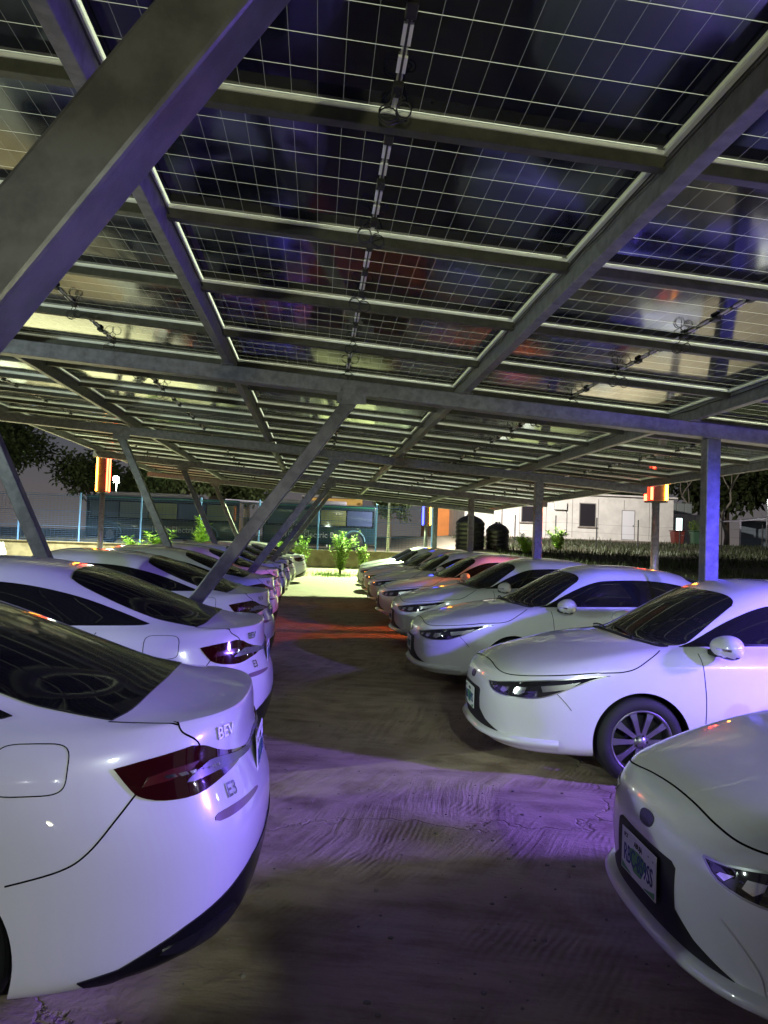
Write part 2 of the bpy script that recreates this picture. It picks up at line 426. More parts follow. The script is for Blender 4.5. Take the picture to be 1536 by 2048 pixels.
def make_wheel(M):
    t = bmesh.new()   # tyre, outer face towards +y
    lathe(t, [(.222, .08), (.232, .098), (.262, .106), (.292, .100), (.308, .086), (.316, .066), (.3175, .02), (.3175, -.02), (.316, -.066), (.306, -.09), (.27, -.102), (.222, -.09), (.215, 0)], 64, closed=True)
    for g in (-.045, -.015, .015, .045): lathe(t, [(.3182, g-.004), (.3182, g+.004)], 64, mat=1)
    bmesh.ops.recalc_face_normals(t, faces=[f for f in t.faces])
    tyre = mesh_obj('tyre', t, [M['rubber'], M['black']])
    r = bmesh.new()
    lathe(r, [(.226, .088), (.230, .094), (.224, .099), (.214, .094), (.206, .078), (.198, .03), (.196, -.08)], 64)
    lathe(r, [(.196, -.02), (.06, -.02)], 48, mat=1)          # dark dish behind the spokes
    for k in range(10):
        a = 2*math.pi*k/10; rows = []
        for rad, w, h in ((.035, .018, .078), (.09, .016, .083), (.16, .019, .088), (.214, .027, .085)):
            rows.append([Vector((rad, h, w)), Vector((rad, h+.0, -w)), Vector((rad, h-.03, -w*.8)), Vector((rad, h-.03, w*.8))])
        R = Matrix.Rotation(a, 4, 'Y'); vs = [[r.verts.new(R @ p) for p in row] for row in rows]
        for i in range(3):
            for q in range(4): r.faces.new((vs[i][q], vs[i][(q+1) % 4], vs[i+1][(q+1) % 4], vs[i+1][q]))
    lathe(r, [(.001, .096), (.028, .095), (.034, .088), (.05, .082), (.055, .05)], 32)
    for k in range(5):
        a = 2*math.pi*(k+.5)/5; lathe(r, [(.001, .091), (.008, .09), (.009, .08)], 10, loc=(.043*math.cos(a), 0, .043*math.sin(a)), mat=1)
    bmesh.ops.recalc_face_normals(r, faces=[f for f in r.faces])
    rim = mesh_obj('rim', r, [M['alloy'], M['black']])
    return tyre, rim
def make_mirror(M, sg):
    bm = bmesh.new()
    t = bmesh.new(); bmesh.ops.create_cube(t, size=1)
    for v in t.verts:
        v.co.x *= .17; v.co.y *= .325; v.co.z *= .205
        if v.co.x > 0: v.co.z *= .62; v.co.y *= .80
        if v.co.y < 0: v.co.z *= .72
    me = bpy.data.meshes.new('t'); t.to_mesh(me); t.free()
    o = bpy.data.objects.new('t', me); COL.objects.link(o); m = o.modifiers.new('s', 'SUBSURF'); m.levels = 3
    for e in (): pass
    dg = bpy.context.evaluated_depsgraph_get(); dg.update(); m2 = bpy.data.meshes.new_from_object(o.evaluated_get(dg))
    bpy.data.objects.remove(o); bm.from_mesh(m2)
    bmesh.ops.scale(bm, vec=(1.35, 1.30, 1.4), verts=bm.verts)
    for f in bm.faces:
        f.smooth = True; c = f.calc_center_median()
        f.material_index = 1 if c.z < -.058 or c.x < -.085 else 0
        if abs(c.z+.008) < .009 and .03 < c.y < .17 and c.x > .03: f.material_index = 2
    for v in bm.verts: v.co.y *= 1
    if sg < 0:
        bmesh.ops.scale(bm, vec=(1, -1, 1), verts=bm.verts); bmesh.ops.reverse_faces(bm, faces=bm.faces)
    bmesh.ops.translate(bm, vec=(.70, sg*.965, 1.02), verts=bm.verts)
    bevel_box(bm, (.72, sg*.85, .965), (.075, .12, .045), .015, mat=1)
    return mesh_obj('door_mirror', bm, [M['paint'], M['black'], M['chrome']])
def make_car_proto(M):
    body, bvh = build_body_mesh(M)
    W, T = wrap(bvh), top(bvh)
    root = bpy.data.objects.new('parked_car', None); COL.objects.link(root)
    bo = bpy.data.objects.new('body', body); COL.objects.link(bo); bo.parent = root
    def mk(name, bm, mats, parent=root): return mesh_obj(name, bm, mats, parent)
    # panel gaps
    b = bmesh.new()
    for sg in (1, -1):
        Sd = side(bvh, sg)
        seam(b, curve2([(-1.945, .85), (-1.88, .76), (-1.80, .66), (-1.72, .61), (-1.56, .57)]), Sd)          # bumper to wing
        seam(b, curve2([(.83, .95), (.815, .80), (.80, .60), (.81, .36), (.84, .25)]), Sd)                      # front door leading edge
        seam(b, curve2([(-.30, .965), (-.285, .7), (-.28, .45), (-.29, .27)]), Sd)                              # door to door
        seam(b, curve2([(-1.16, 1.0), (-1.10, .90), (-1.02, .75), (-.93, .60), (-.90, .42), (-.86, .28)]), Sd)  # rear door trailing edge
        seam(b, [(.84, .25), (-.86, .28)], Sd, w=.005)
        seam(b, curve2([(1.87, .64), (1.81, .58), (1.765, .525)]), Sd, w=.004)
        # bonnet: along the wing, over the lamp and across the nose
        # boot lid: glass corner to lip, then down the tail
        pe = W(R_(sg*.705), 1.030)[0]
        seam(b, curve2([(-1.80, sg*.645), (-1.92, sg*(.645+(abs(pe.y)-.645)*.30)), (-2.03, sg*(.645+(abs(pe.y)-.645)*.62)), (pe.x+.012, pe.y)]), T, w=.007)
        seam(b, curve2([(R_(sg*.705), 1.030), (R_(sg*.70), 1.0), (R_(sg*.66), .96), (R_(sg*.65), .90)]), W, w=.007)
    hs = [(X_(1.10), .960), (X_(1.20), .905), (X_(1.31), .840), (X_(1.40), .812), (X_(1.50), .803), (X_(1.62), .795), (X_(1.76), .776), (F_(.74), .752), (F_(.63), .733), (F_(.52), .733), (F_(.38), .748), (F_(.2), .764)]
    seam(b, curve2(hs+[(SEND, .770)]+[(2*SEND-a, z) for a, z in reversed(hs)]), W, w=.008)
    # charge flap on the left rear wing
    cx, cz, wx, wz = -1.60, .915, .115, .075
    lp = [(cx+wx*math.copysign(abs(math.cos(a))**.45, math.cos(a)), cz+wz*math.copysign(abs(math.sin(a))**.45, math.sin(a))) for a in [2*math.pi*k/48 for k in range(49)]]
    seam(b, lp, side(bvh, 1), w=.004)
    mk('panel_gap', b, M['gap'])
    # glass
    def glassd(sg):
        d = Vector((-.30, -sg, -.45)).normalized()
        def f(x, z):
            h = bvh.ray_cast(Vector((x, sg*.70, z))-d*.8, d, 2)
            return (h[0], h[1]) if h[0] is not None else (Vector((x, sg*.7, z)), Vector((0, sg, 0)))
        return f
    ws = smooth_loop([(1.155, 0), (1.14, .35), (1.06, .60), (.975, .685), (.80, .655), (.60, .605), (.45, .565), (.42, .50), (.45, .25), (.46, 0), (.45, -.25), (.42, -.50), (.45, -.565), (.60, -.605), (.80, -.655), (.975, -.685), (1.06, -.60), (1.14, -.35)], 4, (6, 12))
    b = bmesh.new(); patch(b, ws, T, .0045, .035); g = mk('windscreen', b, M['glass_front'])
    b = bmesh.new(); patch(b, [(p.x, p.y) for p in smooth_loop([(1.20, 0), (1.19, .35), (1.12, .60), (1.06, .70), (1.00, .69), (1.08, .60), (1.152, .35), (1.165, 0), (1.152, -.35), (1.08, -.60), (1.00, -.69), (1.06, -.70), (1.12, -.60), (1.19, -.35)], 4)], T, .004, .02); mk('cowl_panel', b, M['black'])
    b = bmesh.new()
    for w0 in ((1.17, .45, 1.10, -.12), (1.18, -.10, 1.11, -.60)):
        pts = []
        for k in range(9):
            t = k/8; q, nn = T(w0[0]+(w0[2]-w0[0])*t, w0[1]+(w0[3]-w0[1])*t); pts.append(q+nn*(.018+.006*math.sin(t*3)))
        tube(b, pts, .008, 6)
    mk('wiper', b, M['black'])
    rw = smooth_loop([(-1.885, 0), (-1.875, .35), (-1.855, .53), (-1.81, .635), (-1.60, .618), (-1.30, .585), (-1.00, .54), (-.90, .50), (-.885, .35), (-.88, 0), (-.885, -.35), (-.90, -.50), (-1.00, -.54), (-1.30, -.585), (-1.60, -.618), (-1.81, -.635), (-1.855, -.53), (-1.875, -.35)], 4, (3, 7, 11, 15))
    b = bmesh.new(); patch(b, rw, T, .006, .035); mk('rear_window', b, M['glass_dark'])
    for sg in (1, -1):
        Sd = glassd(sg)
        dlo = smooth_loop([(.93, .975), (.80, 1.045), (.55, 1.195), (.30, 1.305), (.10, 1.338), (-.25, 1.352), (-.60, 1.335), (-.95, 1.268), (-1.25, 1.165), (-1.48, 1.068), (-1.40, 1.045), (-1.0, 1.022), (-.3, 1.0), (.4, .982)], 4, (0, 9))
        b = bmesh.new(); patch(b, dlo, Sd, .005, .022, .008); mk('window_surround', b, M['trim_black'])
        fw = smooth_loop([(.66, 1.005), (.60, 1.10), (.40, 1.225), (.18, 1.303), (-.06, 1.325), (-.24, 1.33), (-.255, 1.18), (-.26, 1.015), (.2, 1.002)], 4, (0, 5, 7))
        b = bmesh.new(); patch(b, fw, Sd, .0085, .03, .002); mk('front_door_window', b, M['glass_side'])
        rw2 = smooth_loop([(-.335, 1.02), (-.33, 1.18), (-.325, 1.332), (-.62, 1.315), (-.95, 1.245), (-1.20, 1.155), (-1.36, 1.075), (-1.2, 1.05), (-.8, 1.033)], 4, (0, 2, 6))
        b = bmesh.new(); patch(b, rw2, Sd, .0085, .03, .002); mk('rear_door_window', b, M['glass_side'])
        for xh in (-.17, -.98):
            b = bmesh.new(); q, nn = side(bvh, sg)(xh, .865)
            bevel_box(b, q+nn*.012, (.20, .022, .028), .009, 2); mk('door_handle', b, M['paint'])
        mo = make_mirror(M, sg); mo.parent = root
    # headlamps
    for sg in (1, -1):
        def fs(pts): return pts if sg > 0 else mirror_s(pts, True)
        hl = [(F_(.40), .655), (F_(.50), .662), (F_(.62), .685), (F_(.70), .705), (F_(.76), .725), (X_(1.76), .746), (X_(1.64), .765), (X_(1.50), .782), (X_(1.62), .745), (X_(1.74), .695), (X_(1.86), .640), (F_(.74), .602), (F_(.70), .588), (F_(.60), .582), (F_(.48), .605)]
        loop = smooth_loop(fs(hl), 3, (0, 7))
        b = bmesh.new(); patch(b, loop, W, .003, .022); h = mk('headlight', b, M['lamp_black'])
        b = bmesh.new()   # bright bezel round the lamp and the reflector bowls inside it
        lp = [Vector(p) for p in loop]+[Vector(loop[0])]
        seam(b, [(p.x, p.y) for p in lp], W, w=.008, off=.006)
        mo = mesh_obj('lamp_bezel', b, M['chrome_dull'], h)
        b = bmesh.new()
        for (y0, y1, z0, z1) in ((.47, .53, .614, .640), (.555, .615, .604, .650), (.64, .695, .602, .662)):
            q = [(F_(y0), z0+.010), (F_(y0+.012), z1-.006), (F_(y1), z1), (F_(y1-.006), z0+.022), (F_(y1-.03), z0)]
            patch(b, fs(q), W, .0065, .018, .003)
        mesh_obj('reflector', b, M['chrome'], h)
        b = bmesh.new()
        patch(b, smooth_loop(fs([(F_(.745), .640), (F_(.74), .680), (X_(1.80), .706), (X_(1.70), .728), (X_(1.79), .672)]), 1), W, .0065, .018, .003)
        mesh_obj('side_marker', b, M['chrome_dull'], h)
        # bumper corner: dished false vent with raised lip
        b = bmesh.new()
        v = smooth_loop(fs([(F_(.48), .50), (F_(.60), .505), (F_(.70), .485), (X_(1.93), .44), (X_(1.95), .34), (F_(.70), .298), (F_(.62), .290), (F_(.60), .37), (F_(.55), .44)]), 4, (0,))
        seam(b, [(p[0], p[1]) for p in v]+[(v[0][0], v[0][1])], W, w=.014, off=.004)
        mk('bumper_vent', b, M['paint'])
    # closed nose: number plate recess and lower intake in one black panel
    gr = [(F_(-.24), .575), (F_(.24), .575), (F_(.27), .56), (F_(.27), .42), (F_(.37), .36), (F_(.55), .30), (F_(.60), .255), (F_(.55), .245), (SEND, .24), (F_(-.55), .245), (F_(-.60), .255), (F_(-.55), .30), (F_(-.37), .36), (F_(-.27), .42), (F_(-.27), .56)]
    b = bmesh.new(); patch(b, densify(gr, .02), W, .004, .03); mk('grille', b, M['grille'])
    b = bmesh.new(); patch(b, smooth_loop([(F_(-.062), .655), (F_(-.03), .672), (F_(.03), .672), (F_(.062), .655), (F_(.04), .622), (F_(-.04), .622)], 3), W, .005, .02, .004); mk('emblem', b, M['chrome_dark'])
    b = bmesh.new()   # splitter lip along the bottom of the nose
    prev = None
    for k in range(61):
        s = X_(1.84)+(2*SEND-2*X_(1.84))*k/60; p, nn = guide_at(s); e = min(k, 60-k)/12; e = min(1, e)
        q, _ = W(s, .29); n2 = Vector((nn.x, nn.y, 0))
        ring = [q+n2*d+Vector((0, 0, dz)) for d, dz in ((-.02, .018), (.008+.022*e, .012), (.022+.030*e, -.012), (.018+.028*e, -.028), (-.01, -.055), (-.05, -.08))]
        vs = [b.verts.new(v) for v in ring]
        if prev:
            for i in range(5):
                f = b.faces.new((prev[i], prev[i+1], vs[i+1], vs[i])); f.smooth = True
        prev = vs
    bmesh.ops.recalc_face_normals(b, faces=b.faces)
    mk('front_lip', b, M['paint'])
    # tail lamps and the bar between them
    for sg in (1, -1):
        def rs(pts): return pts if sg > 0 else mirror_s(pts, False)
        tl = [(X_(-1.86), 0.910), (X_(-1.95), 0.927), (X_(-2.04), 0.941), (R_(.68), 0.953), (R_(.635), 0.943), (R_(.58), 0.920), (R_(.50), 0.900), (R_(.37), 0.880), (R_(.27), 0.868), (R_(.33), 0.855), (R_(.45), 0.836), (R_(.58), 0.818), (R_(.68), 0.792), (X_(-2.02), 0.795), (X_(-1.95), 0.813), (X_(-1.915), 0.840)]
        b = bmesh.new(); patch(b, smooth_loop(rs(tl), 3, (0, 3, 8)), W, .006, .02); h = mk('tail_light', b, M['tail_red'])
        b = bmesh.new(); patch(b, smooth_loop(rs([(X_(-1.95), 0.845), (X_(-1.97), 0.873), (X_(-2.04), 0.890), (R_(.66), 0.900), (R_(.69), 0.873), (X_(-2.04), 0.855)]), 1), W, .0085, .018, .003); mesh_obj('lamp_insert', b, M['tail_glow'], h)
        b = bmesh.new()
        for k in range(7):
            y0 = .735-k*.024; q = [(R_(y0), 0.861), (R_(y0-.017), 0.863), (R_(y0-.011), 0.874), (R_(y0+.006), 0.872)]
            patch(b, rs(q), W, .0105, .02, .003)
        mesh_obj('reflector', b, M['chrome'], h)
        b = bmesh.new(); patch(b, smooth_loop(rs([(R_(.70), 0.837), (R_(.655), 0.877), (R_(.60), 0.893), (R_(.40), 0.875), (R_(.20), 0.863), (0.02, .880), (0.02, .858), (R_(.20), 0.841), (R_(.42), 0.847), (R_(.60), 0.847)]), 3), W, .0105, .02, .003); mk('light_bar', b, M['bar_grey'])
        b = bmesh.new(); patch(b, smooth_loop(rs([(R_(.62), .690), (R_(.62), .715), (R_(.50), .72), (R_(.30), .712), (R_(.28), .70), (R_(.45), .695)]), 3), W, .004, .02); mk('rear_reflector', b, M['refl_strip'])
    half = [(X_(-1.78), .245), (X_(-1.90), .272), (R_(.755), .315), (R_(.70), .375), (R_(.62), .425), (R_(.52), .47), (R_(.42), .50), (R_(.30), .51)]
    low = [(R_(.6), .20), (R_(.72), .20), (X_(-1.93), .205), (X_(-1.80), .225)]
    b = bmesh.new(); patch(b, half+[(0, .515)]+[(-a, z) for a, z in reversed(half)]+[(-a, z) for a, z in reversed(low)]+[(0, .20)]+low, W, .006, .025); mk('rear_diffuser', b, M['trim_black'])
    b = bmesh.new(); patch(b, smooth_loop([(R_(.74), .30), (R_(.70), .335), (R_(.60), .365), (R_(.52), .36), (R_(.56), .31), (R_(.66), .285)], 3), W, .012, .02); mk('fog_light', b, M['lamp_black'])
    # plates
    def plate(front, txt):
        x = 2.352 if front else -2.262; z = .475 if front else .79
        q, nn = W(SEND if front else 0, z); x = q.x+(.012 if front else -.012)
        pr = bpy.data.objects.new('number_plate', None)
        b = bmesh.new(); bevel_box(b, (0, 0, 0), (.345, .168, .004), .0018, 1)
        for v in b.verts:
            pass
        o = mesh_obj('number_plate', b, M['plate'], root)
        tilt = math.radians(90 if front else 86)
        o.rotation_euler = (tilt, 0, math.radians(90 if front else -90)); o.location = (x, 0, z)
        def lay(name, me, px, py, dz=.0026):
            me.name = name; t = bpy.data.objects.new(name, me); COL.objects.link(t); t.parent = o; t.location = (px, py, dz)
        b = bmesh.new(); vs = [b.verts.new((.075*math.cos(a)*(1+.25*math.sin(3*a)), .055*math.sin(a)*(1+.2*math.cos(2*a)), 0)) for a in [2*math.pi*k/28 for k in range(28)]]; b.faces.new(vs)
        m = mesh_obj('plate_map', b, M['plate_green'], o); m.location = (-.005, -.012, .0024)
        b = bmesh.new()
        for sx in (1, -1):
            vs = [b.verts.new((sx*u, v, 0)) for u, v in ((.165, -.078), (.165, -.052), (.12, -.064), (.08, -.071), (.055, -.078))]; b.faces.new(vs if sx < 0 else vs)
        m = mesh_obj('plate_corner', b, M['plate_green'], o); m.location = (0, 0, .0024)
        lay('plate_number', text_mesh(txt, .096, M['plate_blue'], .001, .0004), 0, -.012)
        lay('plate_town', text_mesh('ABUJA', .028, M['plate_ink'], .0006, .0006), 0, .052)
        lay('plate_code', text_mesh('FCT', .022, M['plate_ink'], .0006, .0006), -.125, .058)
        for px, py in ((.10, .058), (.145, .055)):
            b = bmesh.new(); bmesh.ops.create_circle(b, cap_ends=True, segments=10, radius=.004); m = mesh_obj('plate_screw', b, M['plate_ink'], o); m.location = (px, py, .0026)
        return o
    plate(True, 'RBC-859SS'); plate(False, 'RBC-859SS')
    for o in root.children_recursive:
        if o.name.startswith('plate_number'): o.scale = (.66, 1, 1)
    def badge(name, txt, s, z, size, wide):
        q, nn = W(s, z); me = text_mesh(txt, size, M['chrome'], .002, .001); o = bpy.data.objects.new(name, me); COL.objects.link(o); o.parent = root
        zz = nn; xx = Vector((0, 0, 1)).cross(zz).normalized(); yy = zz.cross(xx); R = Matrix((xx, yy, zz)).transposed().to_4x4()
        o.matrix_local = Matrix.Translation(q+nn*.004) @ R @ Matrix.Diagonal((wide, 1, 1, 1))
    badge('maker_badge', 'BEV', R_(.50), .967, .062, 1.15)
    badge('model_badge', 'E3', R_(.53), .768, .072, 1.0)
    # wheels
    tyre, rim = make_wheel(M); first = True
    for ax in (1.26, -1.24):
        for sg in (1, -1):
            w = bpy.data.objects.new('wheel', None); COL.objects.link(w); w.parent = root; w.location = (ax, sg*.772, .3182)
            if sg < 0: w.rotation_euler = (0, 0, math.pi)
            for src in (tyre, rim):
                c = src if first else src.copy()
                if not first: COL.objects.link(c)
                c.parent = w
            first = False
    return root
# ------------------------------------------------------------------ ground
def sstep(a, b, x):
    t = max(0, min(1, (x-a)/(b-a))); return t*t*(3-2*t)
def gz(x, y):
    right = 1.35*sstep(24, 40, y)+.75*sstep(40, 54, y)
    back = 1.0*sstep(36.8, 39.5, y)
    k = sstep(5.2, 8.5, x)
    z = back*(1-k)+right*k
    z += .05*math.sin(x*.7+1)*math.sin(y*.5)*sstep(20, 30, y)*(1 if x > 7 else .2)
    return z
def make_ground():
    xs = sorted(set([-600, -300, -150, -90, -60, -45, -35]+[-30+i*1.0 for i in range(85)]+[60, 80, 110, 160, 300, 600]))
    ys = sorted(set([-300, -100, -50, -30, -20]+[-14+i*2 for i in range(18)]+[22+i*.6 for i in range(62)]+[60, 64, 70, 80, 100, 140, 200, 400, 900]))
    b = bmesh.new(); g = [[b.verts.new((x, y, gz(x, y))) for x in xs] for y in ys]
    for i in range(len(ys)-1):
        for j in range(len(xs)-1):
            f = b.faces.new((g[i][j], g[i][j+1], g[i+1][j+1], g[i+1][j])); f.smooth = True
    m = mat('brushed_concrete', (.16, .145, .125), .82, spec=.35)
    tcn = N(m, 'ShaderNodeTexCoord')
    # three sweeps of a coarse broom in different directions, masked by broad patches
    def streak(rot, sc, seedv):
        mp = N(m, 'ShaderNodeMapping'); mp.vector_type = 'TEXTURE'; mp.inputs['Rotation'].default_value = (0, 0, rot); mp.inputs['Scale'].default_value = tuple(1/q for q in sc); mp.inputs['Location'].default_value = (seedv, seedv*.7, 0)
        wp = N(m, 'ShaderNodeTexNoise'); wp.inputs['Scale'].default_value = .5; wp.inputs['Detail'].default_value = 2
        ad = N(m, 'ShaderNodeVectorMath'); ad.operation = 'MULTIPLY_ADD'; ad.inputs[1].default_value = (.28, .28, 0)
        LK(m, tcn.outputs['Object'], wp.inputs['Vector']); LK(m, wp.outputs['Color'], ad.inputs[0]); LK(m, tcn.outputs['Object'], ad.inputs[2])
        LK(m, ad.outputs[0], mp.inputs[0])
        nz = N(m, 'ShaderNodeTexNoise'); nz.inputs['Scale'].default_value = 1; nz.inputs['Detail'].default_value = 7; nz.inputs['Roughness'].default_value = .62
        LK(m, mp.outputs[0], nz.inputs['Vector']); return nz.outputs[0]
    s1, s2, s3 = streak(math.radians(76), (.9, 15, 1), 0), streak(math.radians(60), (1.0, 12, 1), 11), streak(math.radians(-12), (1.6, 7, 1), 23)
    def mask(sc, seedv, lo, hi):
        mp = N(m, 'ShaderNodeMapping'); mp.inputs['Location'].default_value = (seedv, seedv, 0); nz = N(m, 'ShaderNodeTexNoise'); nz.inputs['Scale'].default_value = sc; nz.inputs['Detail'].default_value = 3
        mr = N(m, 'ShaderNodeMapRange'); mr.inputs[1].default_value = lo; mr.inputs[2].default_value = hi
        LK(m, tcn.outputs['Object'], mp.inputs[0]); LK(m, mp.outputs[0], nz.inputs['Vector']); LK(m, nz.outputs[0], mr.inputs[0]); return mr.outputs[0]
    def mixf(f, a, b_):
        x = N(m, 'ShaderNodeMix'); x.data_type = 'FLOAT'; LK(m, f, x.inputs[0]); LK(m, a, x.inputs[2]); LK(m, b_, x.inputs[3]); return x.outputs[0]
    h = mixf(mask(.55, 5, .45, .55), mixf(mask(.8, 1, .46, .54), s1, s2), s3)
    fine = N(m, 'ShaderNodeTexNoise'); fine.inputs['Scale'].default_value = 38; fine.inputs['Detail'].default_value = 8; LK(m, tcn.outputs['Object'], fine.inputs['Vector'])
    lump = N(m, 'ShaderNodeTexNoise'); lump.inputs['Scale'].default_value = 3.2; lump.inputs['Detail'].default_value = 6; LK(m, tcn.outputs['Object'], lump.inputs['Vector'])
    def madd(a, k, c):
        x = N(m, 'ShaderNodeMath'); x.operation = 'MULTIPLY_ADD'; x.inputs[1].default_value = k; LK(m, a, x.inputs[0])
        if c is None: x.inputs[2].default_value = 0
        else: LK(m, c, x.inputs[2])
        return x.outputs[0]
    def rake(rot, sc, seedv):
        mp = N(m, 'ShaderNodeMapping'); mp.vector_type = 'TEXTURE'; mp.inputs['Rotation'].default_value = (0, 0, rot); mp.inputs['Location'].default_value = (seedv, 0, 0)
        wv = N(m, 'ShaderNodeTexWave'); wv.bands_direction = 'Y'; wv.inputs['Scale'].default_value = sc; wv.inputs['Distortion'].default_value = 3.4; wv.inputs['Detail'].default_value = 3; wv.inputs['Detail Scale'].default_value = .7
        LK(m, tcn.outputs['Object'], mp.inputs[0]); LK(m, mp.outputs[0], wv.inputs['Vector']); return wv.outputs['Fac']
    rk = mixf(mask(.7, 47, .47, .53), rake(math.radians(74), 9.5, 0), rake(math.radians(56), 8.0, 3))
    h = mixf(mask(1.1, 63, .48, .62), h, mixf(mask(2.6, 71, .38, .6), madd(rk, .16, madd(h, .6, None)), h))
    h = mixf(mask(.9, 31, .50, .66), h, lump.outputs[0])
    hh = madd(h, 1.1, madd(fine.outputs[0], .14, madd(lump.outputs[0], .6, None)))
    # a few cracks
    vo = N(m, 'ShaderNodeTexVoronoi'); vo.feature = 'DISTANCE_TO_EDGE'; vo.inputs['Scale'].default_value = .33
    dw = N(m, 'ShaderNodeVectorMath'); dw.operation = 'MULTIPLY_ADD'; dw.inputs[1].default_value = (.9, .9, 0); LK(m, lump.outputs['Color'], dw.inputs[0]); LK(m, tcn.outputs['Object'], dw.inputs[2]); LK(m, dw.outputs[0], vo.inputs['Vector'])
    ck = N(m, 'ShaderNodeMapRange'); ck.inputs[1].default_value = 0; ck.inputs[2].default_value = .008; LK(m, vo.outputs[0], ck.inputs[0])
    hc = madd(ck.outputs[0], .35, hh)
    bump(m, hc, 1.0, .028)
    cr = N(m, 'ShaderNodeValToRGB'); LK(m, hh, cr.inputs[0]); cr.color_ramp.elements[0].position = .62; cr.color_ramp.elements[1].position = 1.25 if False else 1.0
    cr.color_ramp.elements[0].color = (.26, .19, .125, 1); cr.color_ramp.elements[1].color = (.54, .43, .31, 1)
    # bare dusty earth outside the slab, grassy soil on the bank
    sx = N(m, 'ShaderNodeSeparateXYZ'); LK(m, tcn.outputs['Object'], sx.inputs[0])
    fy = N(m, 'ShaderNodeMapRange'); fy.inputs[1].default_value = 21; fy.inputs[2].default_value = 27; LK(m, sx.outputs[1], fy.inputs[0])
    e1 = N(m, 'ShaderNodeMix'); e1.data_type = 'RGBA'; LK(m, fy.outputs[0], e1.inputs[0]); LK(m, cr.outputs[0], e1.inputs[6]); e1.inputs[7].default_value = (.26, .235, .17, 1)
    fx = N(m, 'ShaderNodeMapRange'); fx.inputs[1].default_value = 8; fx.inputs[2].default_value = 9.5; LK(m, sx.outputs[0], fx.inputs[0])
    e2 = N(m, 'ShaderNodeMix'); e2.data_type = 'RGBA'; LK(m, fx.outputs[0], e2.inputs[0]); LK(m, e1.outputs[2], e2.inputs[6]); e2.inputs[7].default_value = (.030, .027, .014, 1)
    LK(m, e2.outputs[2], P(m).inputs['Base Color'])
    o = mesh_obj('ground', b, m); tag(o, kind='structure')
make_ground()
# ------------------------------------------------------------------ solar carport
CZ, CS = 3.5007, -.0705      # plane of the panel undersides: z = CZ + CS*x
def cz(x, off=0): return CZ+CS*x-off
PL, PW, PITCH, Y0 = 2.384, 1.303, 1.323, 3.2532   # panel size, row pitch, far edge of row 0
RX = [1.442+.026+(PL+.052)*k for k in (-3, -2, -1, 0, 1, 2)]   # rafter centres
R0, R1 = -3, 21
GY = [1.5+6.615*k for k in range(0, 5)]
TILT = math.atan(CS)
def steel(name, col, rough=.45, metal=.35, sc=14):
    m = mat(name, col, rough, metal=metal)
    noise_mix(m, tuple(c*.72 for c in col), tuple(min(1, c*1.25) for c in col), sc, 6, .35, .65)
    nz = N(m, 'ShaderNodeTexNoise'); nz.inputs['Scale'].default_value = 180; nz.inputs['Detail'].default_value = 4
    t = N(m, 'ShaderNodeTexCoord'); LK(m, t.outputs['Object'], nz.inputs['Vector']); bump(m, nz.outputs[0], .25, .002); return m
M_ST = steel('galvanised_steel', (.16, .16, .168), metal=.25)
M_SR = mat('strut_steel', (.12, .12, .125), .33, metal=.5); noise_mix(M_SR, (.09, .09, .095), (.14, .14, .145), 9, 6)
_n = N(M_SR, 'ShaderNodeTexNoise'); _n.inputs['Scale'].default_value = 160; bump(M_SR, _n.outputs[0], .22, .002)
M_PU = steel('purlin_steel', (.058, .058, .045), metal=.1)
M_AL = mat('aluminium_frame', (.78, .79, .77), .35, metal=.2)
